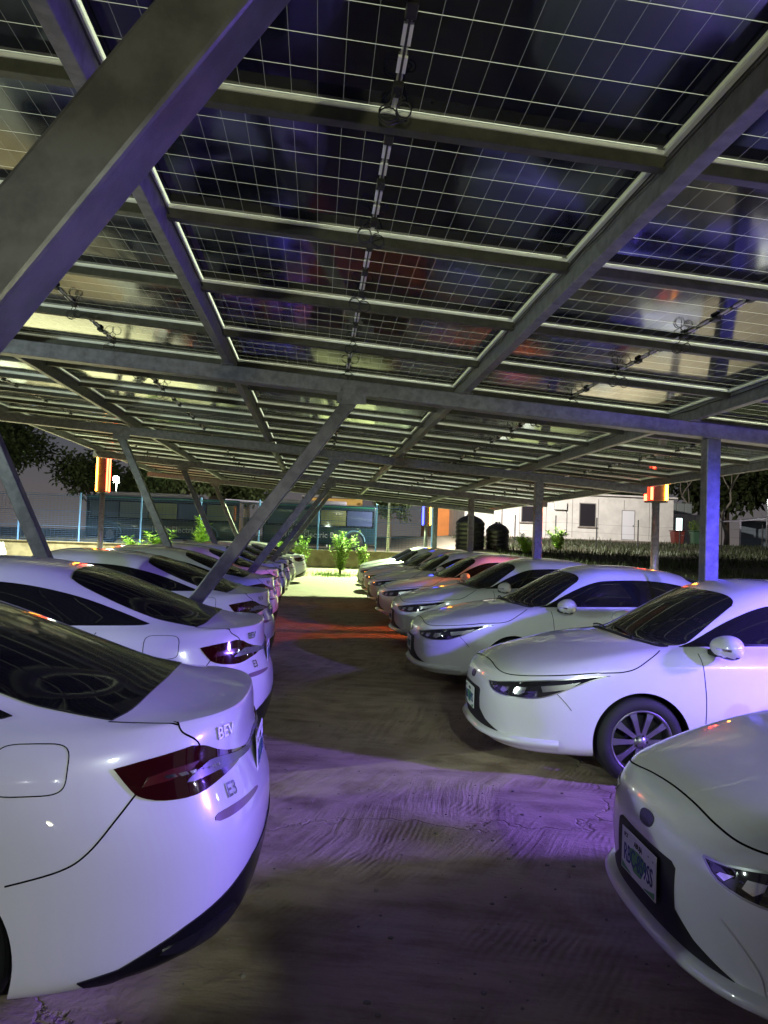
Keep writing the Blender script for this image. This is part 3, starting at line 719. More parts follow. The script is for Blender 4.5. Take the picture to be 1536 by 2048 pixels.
def panel_mat():
    m = mat('solar_glass', (.01, .01, .02), .045, spec=.75)
    tcn = N(m, 'ShaderNodeTexCoord'); sx = N(m, 'ShaderNodeSeparateXYZ'); LK(m, tcn.outputs['Object'], sx.inputs[0])
    def M2(op, a, b_=None, c=None):
        x = N(m, 'ShaderNodeMath'); x.operation = op
        for i, v in enumerate((a, b_, c)):
            if v is None: continue
            if isinstance(v, (int, float)): x.inputs[i].default_value = v
            else: LK(m, v, x.inputs[i])
        return x.outputs[0]
    def line(c, start, pitch, w):
        fr = M2('FRACT', M2('DIVIDE', M2('SUBTRACT', c, start-pitch*20), pitch)); d = M2('ABSOLUTE', M2('SUBTRACT', fr, .5)); return M2('GREATER_THAN', d, .5-w/2/pitch)
    cx = line(sx.outputs[0], .026, .10600, .0024); cy = line(sx.outputs[1], .02, .2105, .0048)
    edge = M2('MAXIMUM', M2('MAXIMUM', M2('LESS_THAN', sx.outputs[0], .034), M2('GREATER_THAN', sx.outputs[0], PL-.034)), M2('MAXIMUM', M2('LESS_THAN', sx.outputs[1], .034), M2('GREATER_THAN', sx.outputs[1], PW-.037)))
    mid = M2('LESS_THAN', M2('ABSOLUTE', M2('SUBTRACT', sx.outputs[0], PL/2)), .012)
    bus = line(sx.outputs[1], .02, .2105/10, .0006)
    mx = N(m, 'ShaderNodeMix'); mx.data_type = 'RGBA'; mx.inputs[6].default_value = (.006, .008, .020, 1); mx.inputs[7].default_value = (.06, .06, .08, 1); LK(m, M2('MULTIPLY', bus, .35), mx.inputs[0])
    m1 = N(m, 'ShaderNodeMix'); m1.data_type = 'RGBA'; LK(m, mx.outputs[2], m1.inputs[6]); m1.inputs[7].default_value = (.15, .15, .18, 1); LK(m, cx, m1.inputs[0])
    m2 = N(m, 'ShaderNodeMix'); m2.data_type = 'RGBA'; LK(m, m1.outputs[2], m2.inputs[6]); m2.inputs[7].default_value = (.46, .46, .42, 1); LK(m, M2('MAXIMUM', cy, mid), m2.inputs[0])
    LK(m, m2.outputs[2], P(m).inputs['Base Color'])
    # clear glass between the cells and along the edges lets the floodlit sky side through
    tr = N(m, 'ShaderNodeBsdfTranslucent'); tr.inputs[0].default_value = (.80, .84, .72, 1); ms = N(m, 'ShaderNodeMixShader'); out = m.node_tree.nodes['Material Output']
    gap = M2('MAXIMUM', M2('MAXIMUM', M2('MULTIPLY', cx, .045), M2('MULTIPLY', cy, .26)), M2('MULTIPLY', edge, .85))
    LK(m, gap, ms.inputs[0]); LK(m, P(m).outputs[0], ms.inputs[1]); LK(m, tr.outputs[0], ms.inputs[2]); LK(m, ms.outputs[0], out.inputs[0])
    nz = N(m, 'ShaderNodeTexNoise'); nz.inputs['Scale'].default_value = 2.2; LK(m, tcn.outputs['Object'], nz.inputs['Vector']); bump(m, nz.outputs[0], .02, .02)
    n2 = N(m, 'ShaderNodeTexNoise'); n2.inputs['Scale'].default_value = 6; n2.inputs['Detail'].default_value = 6; LK(m, tcn.outputs['Object'], n2.inputs['Vector'])
    mr = N(m, 'ShaderNodeMapRange'); mr.inputs[1].default_value = .3; mr.inputs[2].default_value = .75; mr.inputs[3].default_value = .055; mr.inputs[4].default_value = .12; LK(m, n2.outputs[0], mr.inputs[0]); LK(m, mr.outputs[0], P(m).inputs['Roughness'])
    return m
M_PV = panel_mat()
port = empty('solar_carport', (0, 0, 0)); tag(port, 'long open car shelter roofed with dark solar panels on grey steel girders and slanted struts', 'solar carport')
def box_bm(b, c, s, rot=None, mat_=0, r=0): bevel_box(b, c, s, r, 1, rot, mat_)
def panel_bm(b, ox=0, oy=0, oz=0, mo=0):
    def T3(x, y, z): return (ox+x, oy+y, oz+z)
    vs = [b.verts.new(T3(x, y, .006)) for x, y in ((.005, .005), (.005, PW-.005), (PL-.005, PW-.005), (PL-.005, .005))]; b.faces.new(vs).material_index = 0
    for c, s in (((PL/2, .0125, -.000), (PL, .025, .026)), ((PL/2, PW-.0125, -.000), (PL, .025, .026)), ((.0125, PW/2, -.000), (.020, PW-.05, .026)), ((PL-.0125, PW/2, -.000), (.020, PW-.05, .026))):
        n0 = len(b.faces); box_bm(b, T3(*c), s); b.faces.ensure_lookup_table()
        for f in b.faces[n0:]: f.material_index = 1
b = bmesh.new(); panel_bm(b); me_panel = bpy.data.meshes.new('solar_panel'); b.to_mesh(me_panel); b.free(); me_panel.materials.append(M_PV); me_panel.materials.append(M_AL)
M_JB = mat('junction_box_black', (.012, .012, .012), .5); M_STRIP = mat('label_strip_white', (.82, .83, .84), .5)
b = bmesh.new()
for k, y in enumerate((.16, .62, 1.10)): box_bm(b, (PL/2, y, -.010), (.042, .085, .026), mat_=0, r=.004)
for y0, y1 in ((.24, .36), (.42, .53), (.71, .83), (.90, 1.0)): box_bm(b, (PL/2, (y0+y1)/2, .000), (.036, y1-y0, .010), mat_=1)
box_bm(b, (PL/2, .62, -.003), (.009, .96, .009), mat_=0)
me_jb = bpy.data.meshes.new('junction_box'); b.to_mesh(me_jb); b.free(); me_jb.materials.append(M_JB); me_jb.materials.append(M_STRIP)
def loop_mesh(seed):
    rnd = random.Random(seed); b = bmesh.new()
    for k in range(2):
        cx0, r = PL/2+(-.05 if k else .05)*rnd.uniform(.5, 1.2), rnd.uniform(.028, .045); pts = []
        turns = rnd.choice((1.2, 1.6)); y = 1.10+rnd.uniform(-.06, .04); tl = rnd.uniform(-.5, .5)
        pts.append((PL/2, 1.10, -.012))
        for i in range(22):
            a = i/21*turns*2*math.pi+math.pi/2
            pts.append((cx0+r*math.cos(a), y+r*math.sin(a)*tl+i*.002, -.055-r+r*math.sin(a)))
        pts.append((PL/2+(.06 if k else -.06), 1.29, -.02))
        tube(b, [Vector(p) for p in pts], .0034, 5, cap=False)
    me = bpy.data.meshes.new('cable_loop'); b.to_mesh(me); b.free(); me.materials.append(M_JB); return me
me_loops = [loop_mesh(i) for i in range(5)]
cells = [(j, k) for j in range(R0, R1) for k in range(5)]
vis = [c for c in cells if c[0] >= -1][:100]; rest = [c for c in cells if c not in vis]
def panel_loc(j, k):
    x = RX[k]+.026; y = Y0+j*PITCH-PW; return (x, y, cz(x))
for (j, k) in vis:
    p = bpy.data.objects.new('solar_panel', me_panel); COL.objects.link(p); p.parent = port; p.location = panel_loc(j, k); p.rotation_euler = (0, -TILT, 0)
    jb = bpy.data.objects.new('junction_box', me_jb); COL.objects.link(jb); jb.parent = p
    if random.random() < .8:
        cl = bpy.data.objects.new('cable_loop', random.choice(me_loops)); COL.objects.link(cl); cl.parent = p
b = bmesh.new(); Rt = Matrix.Rotation(-TILT, 4, 'Y')
for (j, k) in rest:
    t = bmesh.new(); panel_bm(t); bmesh.ops.transform(t, matrix=Matrix.Translation(panel_loc(j, k)) @ Rt, verts=t.verts); mm = bpy.data.meshes.new('t'); t.to_mesh(mm); t.free(); b.from_mesh(mm); bpy.data.meshes.remove(mm)
o = mesh_obj('solar_panel', b, [M_JB if False else mat('far_panel_glass', (.02, .02, .028), .06, spec=.6), M_AL], port); tag(o, kind='stuff')
# purlins under every joint: lipped channels between the rafters
for j in range(R0-1, R1):
    b = bmesh.new(); y = Y0+j*PITCH+.010
    for k in range(5):
        x0, x1 = RX[k]+.036, RX[k+1]-.036; xm = (x0+x1)/2
        R = Matrix.Rotation(-TILT, 4, 'Y')
        for (dy, dz, sy, sz) in ((-.028, -.0415, .004, .048), (0, -.0150, .055, .0035), (0, -.0665, .055, .0035), (.026, -.059, .003, .014)):
            box_bm(b, (xm, y+dy, cz(xm)+dz), (x1-x0, sy, sz), R)
        box_bm(b, (xm+.15, y-.033, cz(xm+.15)-.060), (.012, .010, .020), R)
    mesh_obj('purlin', b, M_PU, port)
# rafters along the aisle
YA, YB = Y0+R0*PITCH-PW-.05, Y0+(R1-1)*PITCH+.06
for x in RX:
    b = bmesh.new(); box_bm(b, (x, (YA+YB)/2, cz(x)-.088), (.070, YB-YA, .149), Euler((0, -TILT, 0)), r=.004)
    box_bm(b, (x, (YA+YB)/2, cz(x)+.0185), (.125, YB-YA, .006), Euler((0, -TILT, 0)))  # unseen cover strip added to stop light leaking past the rafter
    box_bm(b, (x, (YA+YB)/2, cz(x)+.002), (.02, YB-YA, .03))
    for gy in GY:
        box_bm(b, (x, gy-.115, cz(x)-.165), (.13, .06, .006)); lathe(b, [(.001, -.178), (.011, -.178), (.011, -.165)], 8, 'Z', loc=(x+.05, gy-.115, cz(x))); lathe(b, [(.001, -.178), (.011, -.178), (.011, -.165)], 8, 'Z', loc=(x-.05, gy-.115, cz(x)))
    mesh_obj('rafter', b, M_ST, port)
    for s in (-1, 1):
        b = bmesh.new(); pts = []
        n = int((YB-YA)/.33)
        for i in range(n+1):
            y = YA+.1+(YB-YA-.2)*i/n; pts.append((x+s*.050, y, cz(x)-.04-.018*abs(math.sin(i*1.31))))
        tube(b, pts, .005, 5); mesh_obj('cable', b, M_JB, port)
GT, GH, GW = .165, .150, .17
for gy in GY:
    x0, x1 = -5.95, 6.25; xm = (x0+x1)/2
    b = bmesh.new(); box_bm(b, (xm, gy, cz(xm)-GT-GH/2), ((x1-x0)/math.cos(TILT), GW, GH), Euler((0, -TILT, 0)), r=.006); mesh_obj('girder', b, M_ST, port)
    # low side post
    b = bmesh.new(); xp = 4.15; h = cz(xp)-GT-GH; box_bm(b, (xp, gy, h/2-.1), (.15, .15, h+.2), r=.008); box_bm(b, (xp, gy, .02), (.30, .30, .02)); mesh_obj('post', b, M_ST, port)
    foot = Vector((-1.98-(.21 if 0 < gy < 3 else 0), gy, 0))
    for xt in (.27, -3.60):
        xt -= (.21 if 0 < gy < 3 else 0); top_ = Vector((xt, gy, cz(xt)-GT-GH+.01)); d = top_-foot; L = d.length
        q = d.to_track_quat('Z', 'Y').to_matrix().to_4x4()
        b = bmesh.new(); bevel_box(b, (0, 0, L/2), (.135, .135, L), .010, 2)
        bmesh.ops.transform(b, matrix=Matrix.Translation(foot+Vector((.06 if xt > 0 else -.06, 0, 0))) @ Matrix.Rotation(math.atan2(d.x, d.z), 4, 'Y'), verts=b.verts); mesh_obj('strut', b, M_SR, port)
        b = bmesh.new(); sx_ = top_.x+(.06 if xt > 0 else -.06)
        box_bm(b, (sx_-.04*(1 if xt > 0 else -1), gy-.076, top_.z-.02), (.30, .012, .17))
        for q in (-.11, .11):
            for w in (-.05, .05): lathe(b, [(.001, -.094), (.012, -.094), (.012, -.08)], 6, 'Y', loc=(sx_-.04*(1 if xt > 0 else -1)+q, gy, top_.z-.02+w))
        mesh_obj('gusset_plate', b, M_ST, port)
    b = bmesh.new(); box_bm(b, (foot.x, gy, .05), (.5, .36, .10), r=.01); box_bm(b, (foot.x, gy, .115), (.42, .30, .03)); mesh_obj('base_plate', b, M_ST, port)
# ------------------------------------------------------------------ cars
CM = car_mats()
proto = make_car_proto(CM)
def copy_tree(o, parent=None):
    c = o.copy(); COL.objects.link(c); c.parent = parent
    for ch in list(o.children): copy_tree(ch, c)
    return c
ordn = ['', 'second', 'third', 'fourth', 'fifth', 'sixth', 'seventh', 'eighth', 'ninth', 'tenth', 'eleventh']
cars = [  # cx, cy, rz offset deg, label
 (3.640, 3.00, -.5, 'white sedan at the lower right, showing its closed nose and green and white number plate'),
 (3.620, 6.38, 0, 'white sedan in the right row whose front wheel shows behind the nearest nose'),
 (3.500, 9.65, 0, 'white sedan in the right row, third from the front, just past the first upright post'),
 (3.580, 13.00, 0, 'white sedan in the right row, fourth nose from the front, beyond the third car'),
 (3.600, 16.25, 0, 'white sedan in the right row, fifth nose from the front, past the second upright post'),
 (3.620, 19.60, 0, 'white sedan in the right row, sixth nose from the front'),
 (3.660, 22.80, 0, 'white sedan in the right row, seventh nose from the front, near the bright ground'),
 (3.700, 26.20, 0, 'white sedan in the right row, brightly lit greenish, eighth nose from the front'),
 (3.900, 29.60, 0, 'white sedan at the far end of the right row, brightly lit by the floodlight'),
 (-2.500, 3.47, 0, 'white sedan filling the lower left, showing its tail lamp, charge flap and rear window'),
 (-2.640, 6.30, 0, 'white sedan in the left row right behind the nearest tail, under the leaning strut'),
 (-2.810, 9.75, 0, 'white sedan in the left row, third tail, behind the foot of the leaning strut'),
 (-2.930, 13.00, 0, 'white sedan in the left row, fourth tail from the front'),
 (-3.020, 16.30, 0, 'white sedan in the left row, fifth tail from the front'),
 (-3.050, 19.60, 0, 'white sedan in the left row, sixth tail from the front'),
 (-3.040, 22.90, 0, 'white sedan in the left row, seventh tail from the front'),
 (-3.000, 26.10, 0, 'white sedan in the left row, eighth tail from the front'),
 (-2.700, 29.40, 0, 'white sedan in the left row, last and brightest, its tail beside the green plants'),
 (-15.350, 34.20, 0, 'white car cut off by the left edge of the picture, beyond the struts'),
]
for i, (cx, cy, rz, lab) in enumerate(cars):
    o = proto if i == 0 else copy_tree(proto)
    o.location = (cx, cy, gz(cx, cy) if cy > 30.5 else 0); o.rotation_euler = (0, 0, math.pi+math.radians(rz+(((i*37) % 7)-3)*.22))
    tag(o, lab, 'car', 'white sedans parked side by side in two rows')
# ------------------------------------------------------------------ lamp posts with coloured strips
def emit(name, col, s): return mat(name, (.02, .02, .02), .5, emit=col, es=s)
M_AMB, M_RED, M_BLU, M_VIO = emit('amber_strip', (1, .28, .015), 40), emit('red_strip', (1, .04, .015), 26), emit('blue_strip', (.03, .04, 1), 12), emit('violet_strip', (.35, .06, 1), 12)
M_POLE = steel('lamp_pole_steel', (.42, .42, .44), .35, .5)
M_BOX = mat('lamp_box_dark', (.05, .05, .055), .35)
def light_post(x, y, z0, z1, label, cols, g=0):
    r = empty('lamp_post', (x, y, g)); tag(r, label, 'lamp post', 'lamp posts with coloured light strips round the carport')
    b = bmesh.new(); lathe(b, [(.001, z0), (.075, z0), (.085, 0), (.001, 0)][::-1], 20, 'Z'); bmesh.ops.recalc_face_normals(b, faces=b.faces); mesh_obj('pole', b, M_POLE, r)
    b = bmesh.new(); lathe(b, [(.001, .03), (.17, .03), (.17, 0), (.001, 0)], 20, 'Z', smooth=False); bmesh.ops.recalc_face_normals(b, faces=b.faces); mesh_obj('base_plate', b, M_POLE, r)
    b = bmesh.new(); w = .17
    box_bm(b, (0, 0, z0+.02), (2*w, 2*w, .04), r=.006); box_bm(b, (0, 0, z1), (2*w, 2*w, .04), r=.006); box_bm(b, (0, 0, (z0+z1)/2), (.25, .25, z1-z0-.05))
    for i in range(9): box_bm(b, (0, 0, z0+.10+(z1-z0-.15)*i/8), (.262, .262, .010))
    mesh_obj('lamp_housing', b, M_BOX, r)
    for (sx, sy), m in zip(((-1, -1), (1, -1), (-1, 1), (1, 1)), cols):
        b = bmesh.new(); box_bm(b, (sx*(w-.02), sy*(w-.02), (z0+z1)/2+.01), (.042, .042, z1-z0-.07), r=.004); mesh_obj('light_strip', b, m, r)
    return r
light_post(6.66, 15.2, 2.62, 3.72, 'lamp post by the right roof edge with one red and one amber glowing strip', (M_RED, M_AMB, M_RED, M_AMB))
lamp('SPOT', 'post_glow', (6.42, 14.9, 2.72), (1, .15, .03), 900, .10, (.4, 14.6, 0), 40, .5)
light_post(-6.47, 24.3, 2.80, 3.98, 'lamp post left of the roof with amber and red strips glowing before the dark trees', (M_AMB, M_RED, M_AMB, M_RED))
lamp('SPOT', 'post_glow', (-6.1, 24.1, 3.2), (1, .35, .06), 260, .1, (-2, 22, 1), 70, .5)
light_post(6.75, 1.95, 2.55, 3.65, 'lamp post beside the nearest right hand car with blue and violet strips', (M_VIO, M_BLU, M_VIO, M_BLU))
light_post(4.66, 34.0, 2.35, 3.30, 'small lamp post at the far end of the right row with blue and amber strips', (M_BLU, M_AMB, M_BLU, M_AMB), 0)
# floodlight masts
M_LED = emit('floodlight_led', (.85, 1, .8), 60)
MX = -14.0
def mast(x, y, h, label, heads, r=.05):
    g = gz(x, y); m_ = empty('floodlight_mast', (x, y, g)); tag(m_, label, 'floodlight', 'floodlight masts')
    b = bmesh.new(); lathe(b, [(.001, 0), (r*1.4, 0), (r, h), (.001, h)], 14, 'Z'); bmesh.ops.recalc_face_normals(b, faces=b.faces); mesh_obj('pole', b, M_POLE, m_)
    for (dx, dy) in heads:
        b = bmesh.new(); box_bm(b, (dx, dy, h), (.4, .3, .10), r=.01); hd = mesh_obj('lamp_head', b, M_BOX, m_)
        b = bmesh.new(); box_bm(b, (dx, dy, h-.06), (.34, .24, .02)); mesh_obj('lamp_lens', b, M_LED, hd)
    b = bmesh.new(); box_bm(b, (sum(h_[0] for h_ in heads)/len(heads), 0, h-.02), (.5, .05, .05)); mesh_obj('bracket', b, M_POLE, m_)
mast(3.40, 38.3, 6.6, 'thin floodlight mast at the blue fence beyond the end of the right row', [(-.2, -.1), (.25, -.1)])
mast(MX, 56, 4.05, 'distant street lamp with a white glare left of the leaning struts', [(0, -.1)])
lamp('POINT', 'street_glow', (MX, 55.6, 5.6), (.9, 1, .85), 900, .15)
b = bmesh.new(); bmesh.ops.create_icosphere(b, subdivisions=2, radius=.22); _g = [o for o in COL.objects if o.name.startswith('floodlight_mast')][-1]; o = mesh_obj('glare_ball', b, emit('street_lamp_glare', (.9, 1, .8), 30), _g); o.location = (0, -.2, 4.22)  # glowing ball added to show the street lamp's glare
mast(37.2, 63, 4.1, 'pale lamp post at the far right in front of the open shed', [(.2, 0)])
# ------------------------------------------------------------------ blue mesh fence
M_FB = mat('blue_post_paint', (.12, .26, .70), .45); M_FW = mat('blue_wire', (.03, .07, .20), .5)
fr = empty('mesh_fence', (0, 38, 0)); tag(fr, 'blue wire mesh fence with pale blue posts standing on the low wall', 'fence')
posts = [-25, -22.2, -19.4, -16.6, -13.85, -11.1, -8.3, -5.55, -2.8, 0, 2.78, 5.5]
for x in posts:
    b = bmesh.new(); box_bm(b, (x, 0, 1.05+1.15), (.07, .06, 2.36), r=.006); mesh_obj('fence_post', b, M_FB, fr)
b = bmesh.new()
for i in range(len(posts)-1):
    x0, x1 = posts[i]+.035, posts[i+1]-.035
    for k in range(26): box_bm(b, ((x0+x1)/2, 0, 1.10+k*.088), (x1-x0, .012, .012 if k % 8 else .03))
    n = int((x1-x0)/.16)
    for k in range(n): box_bm(b, (x0+(k+.5)*(x1-x0)/n, .012, 2.2), (.007, .007, 2.24))
mesh_obj('wire_panel', b, M_FW, fr)
m = mat('plastered_wall', (.30, .25, .18), .9); noise_mix(m, (.12, .095, .065), (.20, .165, .12), 2, 6)
b = bmesh.new(); box_bm(b, (-10.5, 37.9, .52), (32.5, .22, 1.06), r=.01); box_bm(b, (-10.5, 37.86, 1.075), (32.6, .34, .05)); tag(mesh_obj('low_wall', b, m), 'low tan plastered wall carrying the blue fence', 'wall')
# ------------------------------------------------------------------ buses
M_TEAL = mat('bus_teal', (.008, .034, .055), .3, coat=.7); M_BW = mat('bus_white', (.55, .52, .62), .4, coat=.5); M_BG = mat('bus_glass', (.012, .016, .02), .05, spec=.7); M_WT = mat('bus_lettering', (.7, .74, .74), .5); M_BAR = mat('blue_lit_arch', (.16, .35, .45), .4)  # pale blue of the arch material stands in for blue light on it
def bus(x0, x1, y, label, txt, txx, wheels, nwin):
    L = x1-x0; r = empty('electric_bus', (x0, y, 1.0)); tag(r, label, 'bus', 'buses parked behind the blue fence')
    b = bmesh.new(); bevel_box(b, (L/2, 1.25, 1.45), (L, 2.5, 2.3), .16, 4)
    for f in b.faces: f.smooth = True
    me = bpy.data.meshes.new('t'); 
    mesh_obj('body', b, M_TEAL, r)
    b = bmesh.new(); bevel_box(b, (L*.42, 1.25, 2.70), (L*.62, 1.9, .26), .08, 3); mesh_obj('roof_unit', b, M_BW, r)
    b = bmesh.new(); box_bm(b, (L/2, -.004, 1.82), (L-.35, .02, 1.02), r=.006); wb = mesh_obj('window_band', b, M_BG, r)
    for k in range(nwin):
        b = bmesh.new(); w = (L-.5)/nwin; cxw = .25+w*(k+.5)
        box_bm(b, (cxw, -.022, 1.84), (w-.07, .012, .86), r=.004); mesh_obj('window', b, mat('bus_pane_lit', (.08+.10*(k % 3), .11+.10*(k % 3), .14+.09*(k % 2)), .04, spec=.8), r)  # lit windows are put into the pane colour, lighter from pane to pane
        b = bmesh.new(); 
        for q in range(2): box_bm(b, (cxw-w*.2+q*w*.4, .35, 1.62), (.04, .04, .8))
    b = bmesh.new(); box_bm(b, (L/2, -.006, 2.50), (L-.3, .012, .07)); mesh_obj('roof_stripe', b, mat('bus_green', (.02, .22, .10), .4), r)
    for wx in wheels:
        b = bmesh.new(); lathe(b, [(.30, -.02), (.47, -.02), (.50, .02), (.50, .2)], 32, 'Y', loc=(wx, 0, .5)); lathe(b, [(.001, -.02), (.12, -.03), (.26, .02), (.30, -.02)], 32, 'Y', loc=(wx, 0, .5), mat=1)
        bmesh.ops.recalc_face_normals(b, faces=b.faces); mesh_obj('wheel', b, [CM['rubber'], CM['alloy']], r)
        b = bmesh.new(); pts = [(wx+.62*math.cos(a), -.012, .5+.62*math.sin(a)) for a in [math.pi*k/20 for k in range(21)]]; tube(b, pts, .045, 6); mesh_obj('wheel_arch', b, M_BAR, r)
    if txt:
        me = text_mesh(txt, .46, M_WT, .004, .004); t = bpy.data.objects.new('lettering', me); COL.objects.link(t); t.parent = r; t.location = (txx, -.02, .82); t.rotation_euler = (math.pi/2, 0, 0)
bus(-12.75, -4.4, 44.6, 'teal electric bus on the left behind the fence with a white roof unit', '100% Electric Bus', 5.2, (1.35, 6.6), 5)
bus(-3.2, 3.4, 46.0, 'teal electric bus beyond the green plants, its white lettering showing in the gap', '100% Electric Bus', 2.9, (5.3,), 4)
bus(0, 7.6, 0, 'small teal bus added out of view behind the camera to shade the near aisle', '', 0, (1.35, 6.2), 4)
_v = [o for o in COL.objects if o.name.startswith('electric_bus')][-1]
_v = [o for o in COL.objects if o.get('label', '').startswith('small teal bus')][0]
_v.scale = (.50, .62, .86); _v.location = (1.45, -2.75, 0); _v.rotation_euler = (0, 0, math.radians(24)); _v['group'] = 'unseen light blockers'  # unseen bus copy added to throw a shadow on the near ground
# ------------------------------------------------------------------ buildings
def wall_mat(name, col, v=.85, sc=1.2): m = mat(name, col, .85); noise_mix(m, tuple(c*v for c in col), col, sc, 5); return m
M_WB, M_PLI, M_DKW, M_SEAM = wall_mat('white_cladding', (.62, .60, .56)), wall_mat('stone_plinth', (.24, .20, .16), .6, 5), mat('window_dark', (.02, .018, .022), .1), mat('seam_grey', (.20, .19, .18), .7)
bd = empty('white_building', (9.9, 53.2, 1.55)); tag(bd, 'long low white clad building on a stone plinth with two dark windows and a door', 'building')
LB, HB = 15.1, 3.15; bd.rotation_euler = (0, 0, math.radians(3.2))
b = bmesh.new(); box_bm(b, (LB/2, 3, .65+(HB-.1)/2), (LB, 6, HB-.1)); mesh_obj('wall', b, M_WB, bd)
b = bmesh.new(); box_bm(b, (LB/2, 2.96, .20), (LB+.08, 6.1, .92)); pl_ = mesh_obj('plinth', b, M_PLI, bd)
vo = N(M_PLI, 'ShaderNodeTexVoronoi'); vo.inputs['Scale'].default_value = 2.6; vo.feature = 'DISTANCE_TO_EDGE'; tt = N(M_PLI, 'ShaderNodeTexCoord'); LK(M_PLI, tt.outputs['Object'], vo.inputs['Vector']); bump(M_PLI, vo.outputs[0], .8, .1)
b = bmesh.new(); box_bm(b, (LB/2, 2.9, HB+.62), (LB+.3, 6.5, .10)); mesh_obj('roof', b, M_WB, bd)
b = bmesh.new()
b.free()
for k in range(1, 8):
    b = bmesh.new(); box_bm(b, (k*LB/8+.1, -.004, .65+HB/2-.1), (.035, .012, HB-.4)); mesh_obj('panel_seam', b, M_SEAM, bd)
for (wx, wz, ww, wh) in ((4.55, 2.25, 1.05, 1.05), (8.75, 2.35, 1.1, 1.55)):
    b = bmesh.new(); box_bm(b, (wx, -.005, wz), (ww+.12, .03, wh+.12)); wf = mesh_obj('window', b, M_SEAM, bd); b = bmesh.new(); box_bm(b, (wx, -.024, wz), (ww, .01, wh)); mesh_obj('pane', b, M_DKW, wf)
b = bmesh.new(); box_bm(b, (11.75, -.004, 1.75), (.98, .03, 2.1)); dr = mesh_obj('door', b, M_SEAM, bd); b = bmesh.new(); box_bm(b, (11.75, -.024, 1.75), (.88, .012, 2.0)); mesh_obj('door_leaf', b, mat('door_white', (.66, .66, .70), .5), dr)
b = bmesh.new(); box_bm(b, (12.1, -.05, 1.7), (.04, .05, .12)); mesh_obj('handle', b, M_DKW, dr)
b = bmesh.new(); tube(b, [(2.6, -.08, .7), (2.6, -.08, HB+.5)], .05, 8); mesh_obj('downpipe', b, M_SEAM, bd)
b = bmesh.new(); bevel_box(b, (6.7, -.18, 2.9), (.85, .34, .55), .03); mesh_obj('air_conditioner', b, mat('ac_white', (.55, .55, .52), .5), bd)
b = bmesh.new(); tube(b, [(7.1, -.03, 2.7), (7.25, -.03, 2.4), (7.25, -.03, .8)], .02, 6); mesh_obj('cable', b, M_DKW, bd)
for (wx, wz, ww, wh) in ((4.55, 2.25, 1.05, 1.05), (8.75, 2.35, 1.1, 1.55)):
    b = bmesh.new(); box_bm(b, (wx, -.07, wz-wh/2-.09), (ww+.3, .16, .06)); mesh_obj('sill', b, M_PLI, bd)
ob = empty('orange_building', (8.35, 58, 1.6)); tag(ob, 'orange painted building with a white door behind the water tanks', 'building')
b = bmesh.new(); box_bm(b, (1.5, 3, 1.5), (3.0, 6, 3.4)); mesh_obj('wall', b, wall_mat('orange_paint', (.55, .20, .05)), ob)
b = bmesh.new(); box_bm(b, (1.5, 2.9, 3.26), (3.3, 6.5, .12)); mesh_obj('roof', b, M_SEAM, ob)
b = bmesh.new(); box_bm(b, (1.75, -.03, 1.6), (.75, .04, 1.5)); mesh_obj('door', b, mat('pale_panel', (.60, .66, .62), .5), ob)
yb = empty('yellow_building', (-1.2, 62, 1.2)); tag(yb, 'yellow and violet fronted low building above the right bus', 'building')
b = bmesh.new(); box_bm(b, (2.3, 3, 1.8), (4.6, 6, 3.6)); mesh_obj('wall', b, wall_mat('yellow_paint', (.50, .32, .08)), yb); b = bmesh.new(); box_bm(b, (1.9, -.05, 2.6), (4.2, .08, .65)); mesh_obj('fascia', b, mat('violet_board', (.45, .22, .48), .6), yb)
b = bmesh.new(); box_bm(b, (2.3, 2.9, 3.66), (4.9, 6.4, .12)); mesh_obj('roof', b, M_SEAM, yb)
tb = empty('cream_building', (-9.6, 75, 1.2)); tag(tb, 'small distant cream building with a row of little windows under the leaning strut', 'building')
b = bmesh.new(); box_bm(b, (1.0, 2, 2.6), (3.4, 4, 5.4)); mesh_obj('wall', b, wall_mat('cream_paint', (.50, .42, .26)), tb)
for k in range(4):
    b = bmesh.new(); box_bm(b, (-.2+k*.75, -.02, 4.3), (.35, .05, .5)); mesh_obj('window', b, M_DKW, tb)
ct = empty('site_cabin', (27.6, 60, 1.95)); tag(ct, 'small white cabin at the right with one lit window', 'cabin')
b = bmesh.new(); box_bm(b, (1.65, 1.5, 1.3), (3.3, 3, 2.5), r=.02); mesh_obj('wall', b, M_WB, ct)
b = bmesh.new(); box_bm(b, (.6, -.02, 1.75), (.56, .04, 1.05)); w = mesh_obj('window', b, M_SEAM, ct); b = bmesh.new(); box_bm(b, (.6, -.045, 1.75), (.46, .02, .95)); mesh_obj('pane', b, emit('lit_window', (.75, 1, .95), 4), w)
b = bmesh.new(); box_bm(b, (1.9, -.008, 1.3), (.03, .02, 2.3)); mesh_obj('panel_seam', b, M_SEAM, ct)
b = bmesh.new()
for k in range(3): box_bm(b, (28.0+k*.62, 61, 4.95), (.58, .8, .9), r=.02)
tag(mesh_obj('roof_tank', b, mat('grey_tank', (.22, .25, .24), .5)), 'grey ribbed box on the roof of the small white cabin', 'tank')
sh = empty('open_shed', (35.4, 64, 2.0)); tag(sh, 'open shed with a white frame and pale blue wall at the far right', 'shed')
b = bmesh.new(); box_bm(b, (4.2, 3, 1.3), (5, .1, 2.4)); mesh_obj('wall', b, wall_mat('pale_blue_sheet', (.30, .36, .42)), sh)
b = bmesh.new(); box_bm(b, (3.5, 1.5, 2.75), (7.2, 3.4, .1), Euler((0, -.12, 0))); mesh_obj('roof', b, M_BW, sh)
for x in (.05, 3.0, 6.9):
    b = bmesh.new(); box_bm(b, (x, 0, 1.2), (.10, .10, 2.5)); mesh_obj('post', b, M_BW, sh)
